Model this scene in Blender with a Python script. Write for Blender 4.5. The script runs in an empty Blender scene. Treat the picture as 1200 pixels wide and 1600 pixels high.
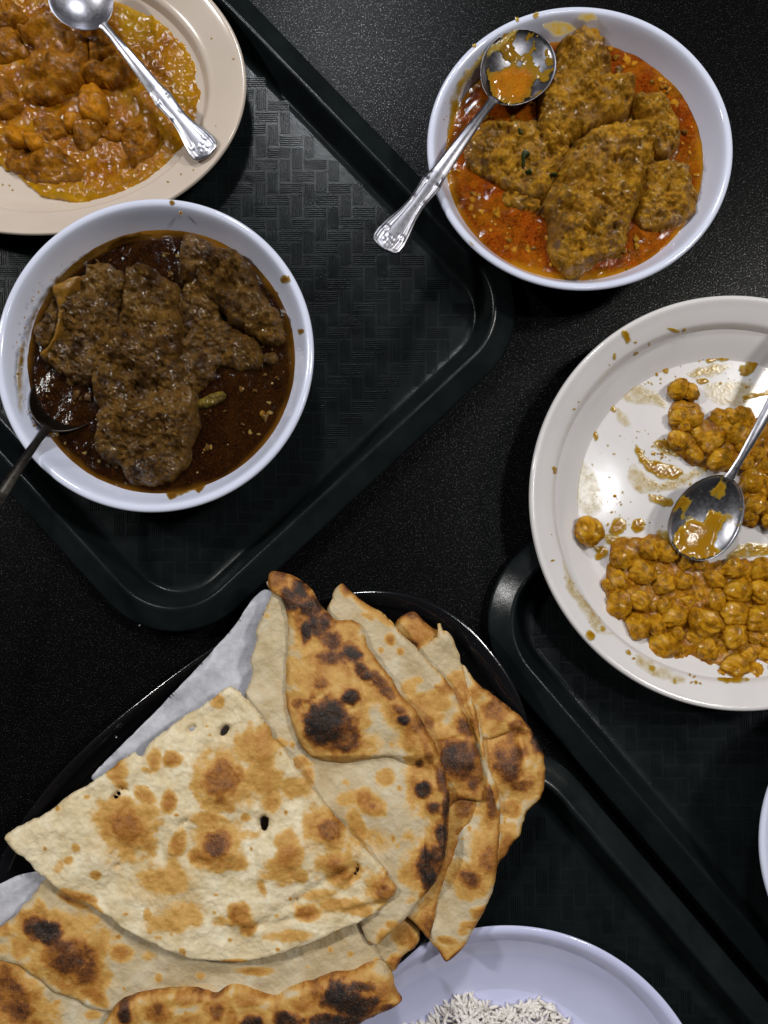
import bpy, math, random
import numpy as np
from mathutils import Matrix, Vector
random.seed(7); rng = np.random.default_rng(7)
R = math.radians
sc = bpy.context.scene
C = sc.collection

# ------------------------------------------------------------ camera
CAMH, TILT, F = 0.55, R(4), 1400.0
CAMY = -CAMH * math.tan(TILT)
cam = bpy.data.objects.new("camera", bpy.data.cameras.new("camera")); C.objects.link(cam)
cam.data.sensor_fit = 'VERTICAL'; cam.data.sensor_height = 24; cam.data.lens = 24 * F / 1600
cam.location = (0, CAMY, CAMH); cam.rotation_euler = (TILT, 0, 0)
cam.data.clip_start = 0.01; cam.data.clip_end = 50
sc.camera = cam

# ------------------------------------------------------------ world + lamps
w = bpy.data.worlds.new("World"); sc.world = w; w.use_nodes = True
w.node_tree.nodes["Background"].inputs[0].default_value = (0.75, 0.85, 1.0, 1)
w.node_tree.nodes["Background"].inputs[1].default_value = 0.02
def lamp(name, loc, size, power, col, tgt=(0, 0, 0), sy=None):
    l = bpy.data.lights.new(name, 'AREA'); l.shape = 'RECTANGLE'; l.size = size; l.size_y = sy or size
    l.energy = power; l.color = col
    o = bpy.data.objects.new(name, l); C.objects.link(o); o.location = loc
    o.rotation_euler = (Vector(tgt) - Vector(loc)).to_track_quat('-Z', 'Y').to_euler()
lamp("ceiling_lamp_far", (-0.12, 1.30, 1.6), 0.16, 14, (0.93, 0.96, 1.0))
lamp("ceiling_lamp_right", (0.95, 0.42, 1.5), 0.14, 14, (1.0, 0.97, 0.92), sy=0.22)
lamp("ceiling_lamp_middle", (0.50, 0.16, 1.7), 0.06, 2.6, (0.95, 0.97, 1.0), sy=0.13)
lamp("ceiling_lamp_left", (-1.35, 0.60, 1.5), 0.13, 16, (1.0, 0.98, 0.95))
sc.view_settings.view_transform = 'Standard'; sc.view_settings.look = 'None'
sc.view_settings.exposure = 0.0; sc.view_settings.gamma = 1.0

# ------------------------------------------------------------ helpers
ct, st = math.cos(TILT), math.sin(TILT)
def P(px, py, z=0.0):
    """photo pixel -> world x, y on the level plane z"""
    dx = (np.asarray(px, float) - 600) / F; dy = -(np.asarray(py, float) - 800) / F
    wy = dy * ct + st; wz = dy * st - ct
    t = (z - CAMH) / wz
    return dx * t, CAMY + wy * t
def P3(px, py, z): x, y = P(px, py, z); return Vector((float(x), float(y), z))
def Z(off, s, pts): return [(off[0] + a / s, off[1] + b / s) for a, b in pts]

def _h(ix, iy, seed):
    n = (ix.astype(np.int64) * 374761393 + iy.astype(np.int64) * 668265263 + seed * 982451653) & 0x7fffffff
    n = ((n ^ (n >> 13)) * 1274126177) & 0x7fffffff
    return ((n ^ (n >> 16)) & 0xffff) / 65535.0
def vnoise(x, y, seed=0):
    ix = np.floor(x); iy = np.floor(y); fx = x - ix; fy = y - iy
    fx = fx * fx * fx * (fx * (fx * 6 - 15) + 10); fy = fy * fy * fy * (fy * (fy * 6 - 15) + 10)
    a = _h(ix, iy, seed); b = _h(ix + 1, iy, seed); c = _h(ix, iy + 1, seed); d = _h(ix + 1, iy + 1, seed)
    return (a + (b - a) * fx) * (1 - fy) + (c + (d - c) * fx) * fy
def fbm(x, y, s, o=4, seed=0, g=0.5):
    """-1..1 noise, feature size s"""
    v = 0; a = 1; t = 0
    c0, s0 = math.cos(0.6), math.sin(0.6)
    for k in range(o):
        v = v + a * (vnoise(x / s, y / s, seed + k * 17) * 2 - 1); t += a; a *= g; s /= 2.03
        x, y = x * c0 - y * s0, x * s0 + y * c0
    return v / t
def smooth_poly(pts, sp=4.0, jit=0.0, seed=0, js=14):
    p = np.array(pts, float); n = len(p); out = []
    for i in range(n):
        p0, p1, p2, p3 = p[i - 1], p[i], p[(i + 1) % n], p[(i + 2) % n]
        L = np.linalg.norm(p2 - p1); k = max(1, int(L / sp))
        for t in np.arange(k) / k:
            # centripetal-ish: tangents limited by segment length
            m1 = (p2 - p0) * 0.5; m2 = (p3 - p1) * 0.5
            for m in (m1, m2):
                l = np.linalg.norm(m)
                if l > L: m *= L / l
            h = t * t * t; q = t * t
            out.append((2 * h - 3 * q + 1) * p1 + (h - 2 * q + t) * m1 + (-2 * h + 3 * q) * p2 + (h - q) * m2)
    o = np.array(out)
    if jit:
        o = o + jit * np.c_[fbm(o[:, 0], o[:, 1], js, 3, seed), fbm(o[:, 0], o[:, 1], js, 3, seed + 50)]
    return o
def sdist(X, Y, poly):
    """distance to outline (positive inside) and nearest outline point"""
    a = poly; b = np.roll(poly, -1, 0); d = b - a; dd = (d ** 2).sum(1) + 1e-12
    n = len(X); D = np.empty(n); NX = np.empty(n); NY = np.empty(n); IN = np.zeros(n, bool)
    for s in range(0, n, 20000):
        x = X[s:s + 20000, None]; y = Y[s:s + 20000, None]
        t = np.clip(((x - a[:, 0]) * d[:, 0] + (y - a[:, 1]) * d[:, 1]) / dd, 0, 1)
        qx = a[:, 0] + t * d[:, 0]; qy = a[:, 1] + t * d[:, 1]
        r = (x - qx) ** 2 + (y - qy) ** 2; k = r.argmin(1); ar = np.arange(len(k))
        D[s:s + 20000] = np.sqrt(r[ar, k]); NX[s:s + 20000] = qx[ar, k]; NY[s:s + 20000] = qy[ar, k]
        c = ((a[:, 1] > y) != (b[:, 1] > y)) & (x < d[:, 0] * (y - a[:, 1]) / (d[:, 1] + 1e-12) + a[:, 0])
        IN[s:s + 20000] = c.sum(1) % 2 == 1
    return np.where(IN, D, -D), NX, NY
def mk(name, V, Fc, mat, parent=None, origin=None, smooth=True, attrs=None):
    V = np.asarray(V, float)
    o0 = np.array(origin if origin is not None else (0, 0, 0), float)
    me = bpy.data.meshes.new(name)
    if isinstance(Fc, np.ndarray):
        nf, k = Fc.shape
        me.vertices.add(len(V)); me.vertices.foreach_set("co", (V - o0).ravel())
        me.loops.add(nf * k); me.loops.foreach_set("vertex_index", Fc.ravel().astype(np.int32))
        me.polygons.add(nf); me.polygons.foreach_set("loop_start", (np.arange(nf) * k).astype(np.int32))
        me.update(calc_edges=True)
    else:
        me.from_pydata((V - o0).tolist(), [], Fc)
    if smooth: me.polygons.foreach_set("use_smooth", [True] * len(me.polygons))
    for an, av in (attrs or {}).items():
        at = me.attributes.new(an, 'FLOAT', 'POINT'); at.data.foreach_set("value", np.asarray(av, np.float32))
    me.validate()
    me.materials.append(mat)
    o = bpy.data.objects.new(name, me); C.objects.link(o)
    if parent is not None:
        o.parent = parent; o.location = Vector(o0) - parent.location
    else: o.location = o0
    return o
def tag(o, label=None, cat=None, group=None, kind=None):
    if label: o["label"] = label
    if cat: o["category"] = cat
    if group: o["group"] = group
    if kind: o["kind"] = kind
    return o
def empty(name, loc):
    o = bpy.data.objects.new(name, None); C.objects.link(o); o.location = loc; o.empty_display_size = 0.02; return o

def gridsheet(poly, step, holes=()):
    x0, y0 = poly.min(0) - step; x1, y1 = poly.max(0) + step
    gx = np.arange(x0, x1 + step, step); gy = np.arange(y0, y1 + step, step)
    X, Y = np.meshgrid(gx, gy); sh = X.shape; X = X.ravel(); Y = Y.ravel()
    D, NX, NY = sdist(X, Y, poly)
    for h in holes:
        m = (abs(X - h[:, 0].mean()) < np.ptp(h[:, 0]) + 12) & (abs(Y - h[:, 1].mean()) < np.ptp(h[:, 1]) + 12)
        d, nx, ny = sdist(X[m], Y[m], h); d = -d
        cur = D[m]; k = d < cur; cur[k] = d[k]; D[m] = cur
        a = NX[m]; a[k] = nx[k]; NX[m] = a; a = NY[m]; a[k] = ny[k]; NY[m] = a
    ins = (D > 0).reshape(sh)
    n_in = ins[:-1, :-1].astype(int) + ins[1:, :-1] + ins[:-1, 1:] + ins[1:, 1:]
    cy, cx = np.nonzero(n_in >= 1)
    W = sh[1]; i = cy * W + cx
    q = np.c_[i, i + W, i + W + 1, i + 1]            # counter-clockwise in world (y is flipped)
    used = np.unique(q); rm = -np.ones(len(X), int); rm[used] = np.arange(len(used))
    X, Y, D, NX, NY = X[used], Y[used], D[used], NX[used], NY[used]
    out = D <= step * 0.25
    X = np.where(out, NX, X); Y = np.where(out, NY, Y); D = np.where(out, 0, D)
    return X, Y, D, rm[q]
def solid(name, X, Y, zt, zb, q, zref, mat, parent=None, attrs=None, bottom=True):
    wx, wy = P(X, Y, zref); n = len(wx)
    V = np.c_[wx, wy, zt]
    Fc = q; at = attrs or {}
    if bottom:
        V = np.vstack([V, np.c_[wx, wy, zb]])
        e = np.vstack([q[:, [0, 1]], q[:, [1, 2]], q[:, [2, 3]], q[:, [3, 0]]])
        key = np.minimum(e[:, 0], e[:, 1]).astype(np.int64) * n + np.maximum(e[:, 0], e[:, 1])
        u, idx, cnt = np.unique(key, return_index=True, return_counts=True)
        be = e[idx[cnt == 1]]
        side = np.c_[be[:, 1], be[:, 0], be[:, 0] + n, be[:, 1] + n]
        Fc = np.vstack([q, q[:, ::-1] + n, side])
        at = {k: np.r_[v, v] for k, v in at.items()}
    org = (parent.location if parent is not None else (wx.mean(), wy.mean(), float(np.min(zb))))
    return mk(name, V, Fc, mat, parent, org, attrs=at)
def lumps(X, Y, L):
    z = 0 * X
    for (cx, cy, rx, ry, h, *a) in L:
        t = R(a[0]) if a else 0
        dx = X - cx; dy = Y - cy; u = dx * math.cos(t) + dy * math.sin(t); v = -dx * math.sin(t) + dy * math.cos(t)
        z = z + h * np.exp(-((u / rx) ** 2 + (v / ry) ** 2))
    return z
def spots(X, Y, L, seed=0, wob=0.35):
    """char map: max of soft-edged irregular spots (cx, cy, rx, ry, value[, angle])"""
    c = 0 * X
    n1 = fbm(X, Y, 22, 4, seed + 3); n2 = fbm(X, Y, 7, 3, seed + 9); n3 = fbm(X, Y, 18, 3, seed + 31)
    for (cx, cy, rx, ry, val, *a) in L:
        t = R(a[0]) if a else 0
        dx = X - cx; dy = Y - cy; u = dx * math.cos(t) + dy * math.sin(t); v = -dx * math.sin(t) + dy * math.cos(t)
        r = np.sqrt((u / rx) ** 2 + (v / ry) ** 2) + wob * n1 + 0.16 * n2
        f = np.clip((1.32 - r) / 0.95, 0, 1); f = f * f * (3 - 2 * f)
        c = np.maximum(c, val * f * (0.88 + 0.25 * n3))
    for (cx, cy, rx, ry, val, *a) in L:
        if val < .5: continue
        r = np.sqrt(((X - cx) / (rx + 14)) ** 2 + ((Y - cy) / (ry + 14)) ** 2) + .5 * n1 + .15 * n2
        f = np.clip((1.35 - r) / .7, 0, 1); c = np.maximum(c, .27 * f * (1 + .5 * n3))
    return c

# ------------------------------------------------------------ node helpers
class NT:
    def __init__(s, name):
        s.m = bpy.data.materials.new(name); s.m.use_nodes = True; s.t = s.m.node_tree
        s.b = s.t.nodes["Principled BSDF"]; s.out = s.t.nodes["Material Output"]
        s.co = s.t.nodes.new("ShaderNodeTexCoord").outputs["Object"]
    def n(s, ty, **kw):
        nd = s.t.nodes.new(ty)
        for k, v in kw.items():
            if k.startswith("_"): setattr(nd, k[1:], v)
        return nd
    def lk(s, a, b): s.t.links.new(a, b)
    def noise(s, scale, det=4, rough=0.55, dist=0.0, vec=None):
        nd = s.n("ShaderNodeTexNoise"); nd.inputs["Scale"].default_value = scale; nd.inputs["Detail"].default_value = det
        nd.inputs["Roughness"].default_value = rough; nd.inputs["Distortion"].default_value = dist
        s.lk(vec or s.co, nd.inputs["Vector"]); return nd.outputs["Fac"]
    def voro(s, scale, vec=None, feat='F1'):
        nd = s.n("ShaderNodeTexVoronoi"); nd.feature = feat; nd.inputs["Scale"].default_value = scale
        s.lk(vec or s.co, nd.inputs["Vector"]); return nd.outputs["Distance"]
    def ramp(s, fac, stops):
        nd = s.n("ShaderNodeValToRGB"); e = nd.color_ramp.elements
        while len(e) < len(stops): e.new(0.5)
        for k, (p, c) in enumerate(stops):
            e[k].position = p; e[k].color = (c if isinstance(c, tuple) else (c, c, c)) + (1,)
        s.lk(fac, nd.inputs[0]); return nd.outputs[0]
    def math(s, op, a, b=None, clamp=False):
        nd = s.n("ShaderNodeMath"); nd.operation = op; nd.use_clamp = clamp
        for i, v in enumerate((a, b)):
            if v is None: continue
            if isinstance(v, (int, float)): nd.inputs[i].default_value = v
            else: s.lk(v, nd.inputs[i])
        return nd.outputs[0]
    def mix(s, fac, a, b, bl='MIX'):
        nd = s.n("ShaderNodeMix"); nd.data_type = 'RGBA'; nd.blend_type = bl
        for sock, v in ((nd.inputs[0], fac), (nd.inputs[6], a), (nd.inputs[7], b)):
            if isinstance(v, tuple): sock.default_value = v + (1,)
            elif isinstance(v, (int, float)): sock.default_value = v
            else: s.lk(v, sock)
        return nd.outputs[2]
    def attr(s, name):
        nd = s.n("ShaderNodeAttribute"); nd.attribute_name = name; return nd.outputs["Fac"]
    def bump(s, hs):
        prev = None
        for h, st_, d in hs:
            nd = s.n("ShaderNodeBump"); nd.inputs["Distance"].default_value = d
            if isinstance(st_, float): nd.inputs["Strength"].default_value = st_
            else: s.lk(st_, nd.inputs["Strength"])
            s.lk(h, nd.inputs["Height"])
            if prev: s.lk(prev, nd.inputs["Normal"])
            prev = nd.outputs[0]
        s.lk(prev, s.b.inputs["Normal"]); return prev
    def set(s, **kw):
        for k, v in kw.items():
            i = s.b.inputs[k.replace("_", " ")]
            if isinstance(v, tuple): i.default_value = v + (1,) if len(v) == 3 and i.type == 'RGBA' else v
            elif isinstance(v, (int, float)): i.default_value = v
            else: s.lk(v, i)
        return s.m

# ------------------------------------------------------------ materials
def m_table():
    s = NT("black_laminate")
    fl = s.ramp(s.noise(1150, 1, 0.5), [(0.60, 0.0), (0.67, 1.0)])      # sparkle of the textured laminate, put into colour and gloss as pale flecks
    fl2 = s.math('MULTIPLY', fl, s.ramp(s.noise(260, 2), [(0.35, 0.25), (0.65, 1.0)]))
    s.bump([(s.noise(900, 2, 0.6), 0.3, 0.0003)])
    s.lk(s.math('ADD', s.math('MULTIPLY', fl2, 0.5), 0.05), s.b.inputs["Specular IOR Level"])
    sp = s.mix(fl2, (0.0022, 0.0022, 0.0024), (0.021, 0.021, 0.021))
    return s.set(Base_Color=sp, Roughness=0.30)
def m_tray(name="black_tray_plastic"):
    s = NT(name)
    mp = s.n("ShaderNodeMapping"); mp.inputs["Scale"].default_value = (1, 14, 1); mp.inputs["Rotation"].default_value = (0, 0, .9); s.lk(s.co, mp.inputs[0])
    scr = s.ramp(s.noise(140, 4, 0.7, 0.0, mp.outputs[0]), [(0.66, 0.0), (0.70, 1.0)])
    s.bump([(s.noise(1400, 2), 0.25, 0.0003), (scr, 0.10, 0.0001), (s.noise(90, 3), 0.15, 0.001)])
    r = s.ramp(s.noise(60, 4), [(0.3, 0.17), (0.7, 0.27)])
    c = s.ramp(s.noise(45, 5, 0.6), [(0.35, (0.0058, 0.0076, 0.0082)), (0.7, (0.0100, 0.0134, 0.0140))])
    return s.set(Base_Color=c, Roughness=r, Specular_IOR_Level=0.22)
def m_pan():
    s = NT("black_glazed_pan")
    sc_ = s.ramp(s.noise(420, 4, 0.7, 1.0), [(0.66, (0.006, 0.006, 0.007)), (0.72, (0.10, 0.10, 0.10))])
    s.bump([(s.noise(240, 3), 0.12, 0.0005)])
    return s.set(Base_Color=sc_, Roughness=0.12, Specular_IOR_Level=0.6)
def m_dish(name, col, rough=0.10):
    s = NT(name)
    f = s.noise(30, 4)
    c = s.mix(s.ramp(f, [(0.35, 0.0), (0.75, 1.0)]), col, tuple(v * 0.93 for v in col))
    s.bump([(s.noise(60, 2), 0.05, 0.0008)])
    return s.set(Base_Color=c, Roughness=rough, Specular_IOR_Level=0.45)
def m_steel(name="stainless_steel", col=(0.37, 0.365, 0.40)):
    s = NT(name)
    r = s.ramp(s.noise(500, 4, 0.6), [(0.3, 0.28), (0.8, 0.42)])
    s.bump([(s.noise(900, 2), 0.06, 0.0003)])
    return s.set(Base_Color=col, Metallic=1.0, Roughness=r)
def m_food(name, c1, c2, c3, sc_=120, rough=0.42, coat=0.55, fine=900, fstr=0.7, cstr=0.6, gl=560, green=0.0, sss=0.0, patch=None):
    s = NT(name)
    n1 = s.noise(sc_, 6, 0.62, 0.6); n2 = s.noise(fine, 4, 0.65); n3 = s.noise(sc_ * 0.35, 3)
    f = s.math('ADD', s.math('MULTIPLY', n1, 0.65), s.math('MULTIPLY', n2, 0.35))
    c = s.ramp(f, [(0.34, c1), (0.5, c2), (0.66, c3)])
    c = s.mix(s.ramp(n3, [(0.42, 0.0), (0.7, 0.6)]), c, c3)
    if patch: c = s.mix(s.ramp(s.noise(sc_ * .45, 5, 0.65, 1.0), [(0.50, 0.0), (0.62, 0.8)]), c, patch)
    if green:
        c = s.mix(s.ramp(s.noise(260, 2), [(0.70, 0.0), (0.74, green)]), c, (0.03, 0.045, 0.008))
    # crumbly paste: fine cell relief + fibre noise
    s.bump([(s.voro(fine * 0.9), fstr * 0.30, 0.0007), (n2, fstr * .35, 0.0010), (s.noise(fine * 0.32, 4), cstr * .6, 0.0020)])
    gb = s.n('ShaderNodeBump'); gb.inputs['Strength'].default_value = 1.0; gb.inputs['Distance'].default_value = 0.0008 if fine > 50 else 0.0007
    s.lk(s.noise(gl, 2, 0.6), gb.inputs['Height']); s.lk(gb.outputs[0], s.b.inputs['Coat Normal'])
    wet = s.ramp(s.noise(fine * .30, 4, 0.7), [(0.50, 0.0), (0.58, 1.0)])
    wet = s.math('MAXIMUM', wet, s.ramp(s.noise(sc_ * .7, 3, 0.6), [(0.52, 0.0), (0.58, 1.0)]))
    dk = s.ramp(s.noise(sc_ * .9, 5, 0.7, 0.8), [(0.32, 0.5), (0.50, 1.0)])  # random dark patches put crevice shade into the colour
    c = s.mix(1.0, c, dk, 'MULTIPLY')
    return s.set(Base_Color=c, Roughness=rough, Specular_IOR_Level=0.05, Coat_Weight=s.math('MULTIPLY', wet, .9), Coat_Roughness=0.075, Coat_IOR=1.6,
                 Subsurface_Weight=sss, Subsurface_Scale=0.003)
def m_gravy(name, deep, mid, thin, rough=0.1, speck=(0.3, 0.1, 0.02), fs=0.5, swirl=0.5):
    s = NT(name)
    e = s.attr("thin")
    n1 = s.noise(90, 6, 0.65, 1.2); n2 = s.noise(650, 4, 0.7)
    c = s.ramp(s.math('ADD', s.math('MULTIPLY', n1, 0.55), s.math('MULTIPLY', n2, 0.45)), [(0.38, deep), (0.60, mid)])
    c = s.mix(s.ramp(s.noise(1100, 3, 0.6), [(0.56, 0.0), (0.68, 0.6)]), c, speck)
    c = s.mix(s.ramp(s.noise(38, 4, 0.6, 1.5), [(0.42, 0.0), (0.70, swirl)]), c, thin)
    c = s.mix(e, c, thin)
    s.bump([(s.noise(600, 3, 0.6), fs * .35, 0.0006), (s.noise(160, 4), fs * 0.5, 0.0012)])
    return s.set(Base_Color=c, Roughness=rough * .75, Specular_IOR_Level=0.34)
def m_film(name, a, b, c_):
    """thin sauce film: attribute 'thin' 0 = clear oil, 1 = thick paste"""
    s = NT(name)
    t = s.attr("thin")
    f = s.math('MULTIPLY', t, s.math('ADD', s.math('MULTIPLY', s.noise(420, 5, 0.65), 1.5), 0.25), True)
    c = s.ramp(f, [(0.0, a), (0.35, b), (0.8, c_)])
    al = s.ramp(f, [(0.02, 0.0), (0.2, 0.42), (0.55, 1.0)])
    s.bump([(s.noise(500, 3, 0.6), 0.3, 0.0006)])
    return s.set(Base_Color=c, Roughness=0.12, Specular_IOR_Level=0.4, Alpha=al)
def m_naan(name="baked_flatbread", k_=1.0):
    s = NT(name)
    ch = s.attr("char")
    n1 = s.noise(1000, 3, 0.7); n2 = s.noise(260, 5, 0.65); n3 = s.noise(70, 4)
    base = s.ramp(n3, [(0.3, (0.58, 0.45, 0.245)), (0.5, (0.72, 0.60, 0.385)), (0.72, (0.84, 0.76, 0.56))])
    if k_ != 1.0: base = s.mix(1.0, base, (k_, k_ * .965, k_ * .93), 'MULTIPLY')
    base = s.mix(s.ramp(n2, [(0.42, 0.0), (0.75, 0.35)]), base, (0.52, 0.34, 0.13))
    k = s.math('ADD', ch, s.math('MULTIPLY', s.math('SUBTRACT', n2, 0.5), s.math('MULTIPLY', s.math('ADD', ch, 0.03), 0.8)))
    k = s.math('ADD', k, s.math('MULTIPLY', s.math('SUBTRACT', n1, 0.5), s.math('MULTIPLY', ch, 0.55)), True)
    br = s.ramp(k, [(0.0, (0.66, 0.50, 0.28)), (0.18, (0.58, 0.33, 0.085)), (0.38, (0.38, 0.15, 0.022)), (0.58, (0.14, 0.045, 0.010)),
                    (0.78, (0.035, 0.014, 0.006)), (1.0, (0.010, 0.007, 0.006))])
    c = s.mix(s.ramp(k, [(0.03, 0.0), (0.16, 1.0)]), base, br)
    c = s.mix(s.ramp(s.noise(1500, 2), [(0.62, 0.0), (0.78, 0.35)]), c, (0.72, 0.58, 0.36))
    s.bump([(n1, 0.4, 0.0007), (s.voro(420), 0.3, 0.0008), (n2, 0.28, 0.0014), (n3, 0.35, 0.003)])
    return s.set(Base_Color=c, Roughness=0.55, Specular_IOR_Level=0.35)
def m_paper():
    s = NT("greaseproof_paper")
    c = s.ramp(s.noise(260, 5, 0.7), [(0.3, (0.40, 0.40, 0.44)), (0.7, (0.54, 0.54, 0.58))])
    s.bump([(s.noise(700, 4, 0.7), 0.35, 0.0006), (s.voro(55, feat='F1'), 0.5, 0.004), (s.noise(60, 3), 0.3, 0.003)])
    return s.set(Base_Color=c, Roughness=0.5, Transmission_Weight=0.0)
def m_rice():
    s = NT("cooked_rice")
    c = s.ramp(s.noise(300, 3), [(0.3, (0.68, 0.63, 0.58)), (0.7, (0.80, 0.76, 0.71))])
    return s.set(Base_Color=c, Roughness=0.35)
M_TABLE, M_TRAY, M_PAN, M_STEEL, M_NAAN, M_PAPER, M_RICE = m_table(), m_tray(), m_pan(), m_steel(), m_naan(), m_paper(), m_rice()
M_STEEL_DIM_REFL = m_steel('steel_dim_reflection', (0.22, 0.215, 0.235))  # same steel, darker: the tilted spoon's dim reflection is painted into the colour
M_NAAN_SHADED = m_naan('baked_flatbread_shaded', .74)  # same bread, darker: shade on the lower breads is put into the colour
M_STEEL_DARK_REFL = m_steel('steel_dark_reflection', (0.085, 0.075, 0.065))  # same steel, near black: dark surroundings it mirrors are painted into the colour
M_BOWL = m_dish("white_bluish_melamine", (0.66, 0.69, 0.83))
M_LAV = m_dish("lavender_white_melamine", (0.60, 0.61, 0.84))
M_PLATE = m_dish("offwhite_melamine", (0.66, 0.63, 0.62))
M_BEIGE = m_dish("beige_melamine", (0.58, 0.49, 0.41), 0.16)

# ------------------------------------------------------------ table
nx = 2
tb = mk("table", [(-1.2, -1.2, -.03), (1.2, -1.2, -.03), (1.2, 1.2, -.03), (-1.2, 1.2, -.03), (-1.2, -1.2, 0), (1.2, -1.2, 0), (1.2, 1.2, 0), (-1.2, 1.2, 0)],
        [(3, 2, 1, 0), (4, 5, 6, 7), (0, 1, 5, 4), (1, 2, 6, 5), (2, 3, 7, 6), (3, 0, 4, 7)], M_TABLE, smooth=False)
tag(tb, kind="structure")

# ------------------------------------------------------------ trays
def rrect(hx, hy, r, n=14):
    o = []
    for cx, cy, a0 in ((hx - r, hy - r, 0), (-hx + r, hy - r, 90), (-hx + r, -hy + r, 180), (hx - r, -hy + r, 270)):
        for k in range(n + 1):
            a = R(a0 + 90 * k / n); o.append((cx + r * math.cos(a), cy + r * math.sin(a)))
    return np.array(o)
def tray(label, corner_px, dir_a, dir_b, la, lb, r=0.055, z=0.0005):
    """corner (photo px, on the rim plane) with the two world directions leaving it; la, lb side lengths"""
    H = 0.019
    c = np.array(P(*corner_px, z + H)); a = np.array(dir_a, float); a /= np.linalg.norm(a)
    b = np.array([-a[1], a[0]]); b *= np.sign(b @ np.array(dir_b))
    cen = c + a * la / 2 + b * lb / 2
    root = empty("serving_tray", (cen[0], cen[1], z)); tag(root, label, "tray", "black woven-pattern serving trays")
    hx, hy = la / 2, lb / 2
    # offset inward from the outer edge, height (outside bottom edge first, going over the rim to the floor centre)
    prof = [(0.0030, .0100), (0.0004, .0104), (0.0, .0110), (0.0, .0120), (0.0005, .0127), (0.0016, .0133), (0.0070, .0158), (0.0122, .0180), (0.0134, .0187), (0.0146, .0190),
            (0.0156, .0190), (0.0166, .0184), (0.0176, .0168), (0.0238, .0042), (0.0246, .0028), (0.0256, .0017), (0.0270, .0012), (0.030, .0010)]
    V = []; n = None
    def ring(off, h):
        q = rrect(hx - off, hy - off, max(r - off, .012)); return [(cen[0] + a[0] * x + b[0] * y, cen[1] + a[1] * x + b[1] * y, z + h) for x, y in q]
    for off, h in prof: off *= .9; R_ = ring(off, h); n = len(R_); V += R_
    Fc = []
    flip = (a[0] * b[1] - a[1] * b[0]) < 0
    for k in range(len(prof) - 1):
        for i in range(n):
            j = (i + 1) % n; f = (k * n + i, k * n + j, (k + 1) * n + j, (k + 1) * n + i)
            Fc.append(f[::-1] if flip else f)
    rim = mk("rim", V, Fc, M_TRAY, root, root.location)
    # floor slab, top at the rim's foot
    top = ring(.0270, .0010); bot = ring(.0270, 0.0)
    f1 = tuple(range(n)); f2 = tuple(range(2 * n - 1, n - 1, -1))
    if flip: f1 = f1[::-1]; f2 = f2[::-1]
    under = []
    mk("floor_panel", top + bot, [f1, f2] + [(i, n + i, n + (i + 1) % n, (i + 1) % n) for i in range(n)], M_TRAY, root, root.location, smooth=False)
    # embossed basket weave: herringbone of ribbed blocks
    u = 0.0077; off = .0248
    inner = np.array([(p[0], p[1]) for p in ring(off, 0)])
    VV = []; FF = []
    ex = (1, 0.012); ey = (-0.012, 1)
    N = int((la + lb) / u) + 2
    for i in range(-N // 2, N // 2):
        for j in range(-N // 2, N // 2):
            v = (i - j) % 4
            if v == 0: x0, y0, w_, h_ = i * u, j * u, 2 * u, u
            elif v == 3: x0, y0, w_, h_ = i * u, j * u, u, 2 * u
            else: continue
            mx, my = cen[0] + x0 + w_ / 2, cen[1] + y0 + h_ / 2
            if abs(mx) > .32 or abs(my) > .40: continue
            dx, dy = mx - cen[0], my - cen[1]
            la_ = dx * a[0] + dy * a[1]; lb_ = dx * b[0] + dy * b[1]
            ax, ay = hx - off, hy - off
            m = (w_ * abs(a[0]) + h_ * abs(a[1])) / 2; m2 = (w_ * abs(b[0]) + h_ * abs(b[1])) / 2
            if abs(la_) + m * .55 > ax or abs(lb_) + m2 * .55 > ay: continue
            rr = r - off; qx, qy = max(abs(la_) - (ax - rr), 0), max(abs(lb_) - (ay - rr), 0)
            if qx and qy and math.hypot(qx, qy) > rr - .006: continue
            g = 0.0006; nr = 5; hor = w_ > h_
            long_, short = (w_, h_) if hor else (h_, w_)
            rw = (short - 2 * g) / nr
            for q in range(nr):
                s0 = -short / 2 + g + q * rw + rw * .14; s1 = s0 + rw * .72
                l0 = -long_ / 2 + g + random.uniform(0, .0004); l1 = long_ / 2 - g - random.uniform(0, .0004)
                hh = .00046 + random.uniform(-.00008, .00008); bz = z + .0010; k0 = len(VV); e_ = rw * .2
                for (l, s_, zz) in ((l0, s0, 0), (l1, s0, 0), (l1, s1, 0), (l0, s1, 0), (l0 + e_, s0 + e_, hh), (l1 - e_, s0 + e_, hh), (l1 - e_, s1 - e_, hh), (l0 + e_, s1 - e_, hh)):
                    X, Y = (l, s_) if hor else (-s_, l)
                    VV.append((mx + X * ex[0] + Y * ey[0], my + X * ex[1] + Y * ey[1], bz + zz))
                FF += [(k0 + 4, k0 + 5, k0 + 6, k0 + 7), (k0, k0 + 1, k0 + 5, k0 + 4), (k0 + 1, k0 + 2, k0 + 6, k0 + 5), (k0 + 2, k0 + 3, k0 + 7, k0 + 6), (k0 + 3, k0, k0 + 4, k0 + 7)]
    wv = mk("woven_relief", VV, FF, M_TRAY, root, root.location, smooth=False); wv["kind"] = "stuff"
    return root
tray("black serving tray under the dark meat curry bowl and the beige platter", (867, 486), (-.73, -.683), (-.7, .714), .315, .43)
tray("black serving tray at the right, under the chickpea plate", (704, 958), (.76, .65), (.65, -.76), .315, .43, z=.0005)
tray("black serving tray under the flatbread pan and the rice dish", (808, 1108), (-.76, -.65), (.65, -.76), .315, .43, z=.0005)

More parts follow.
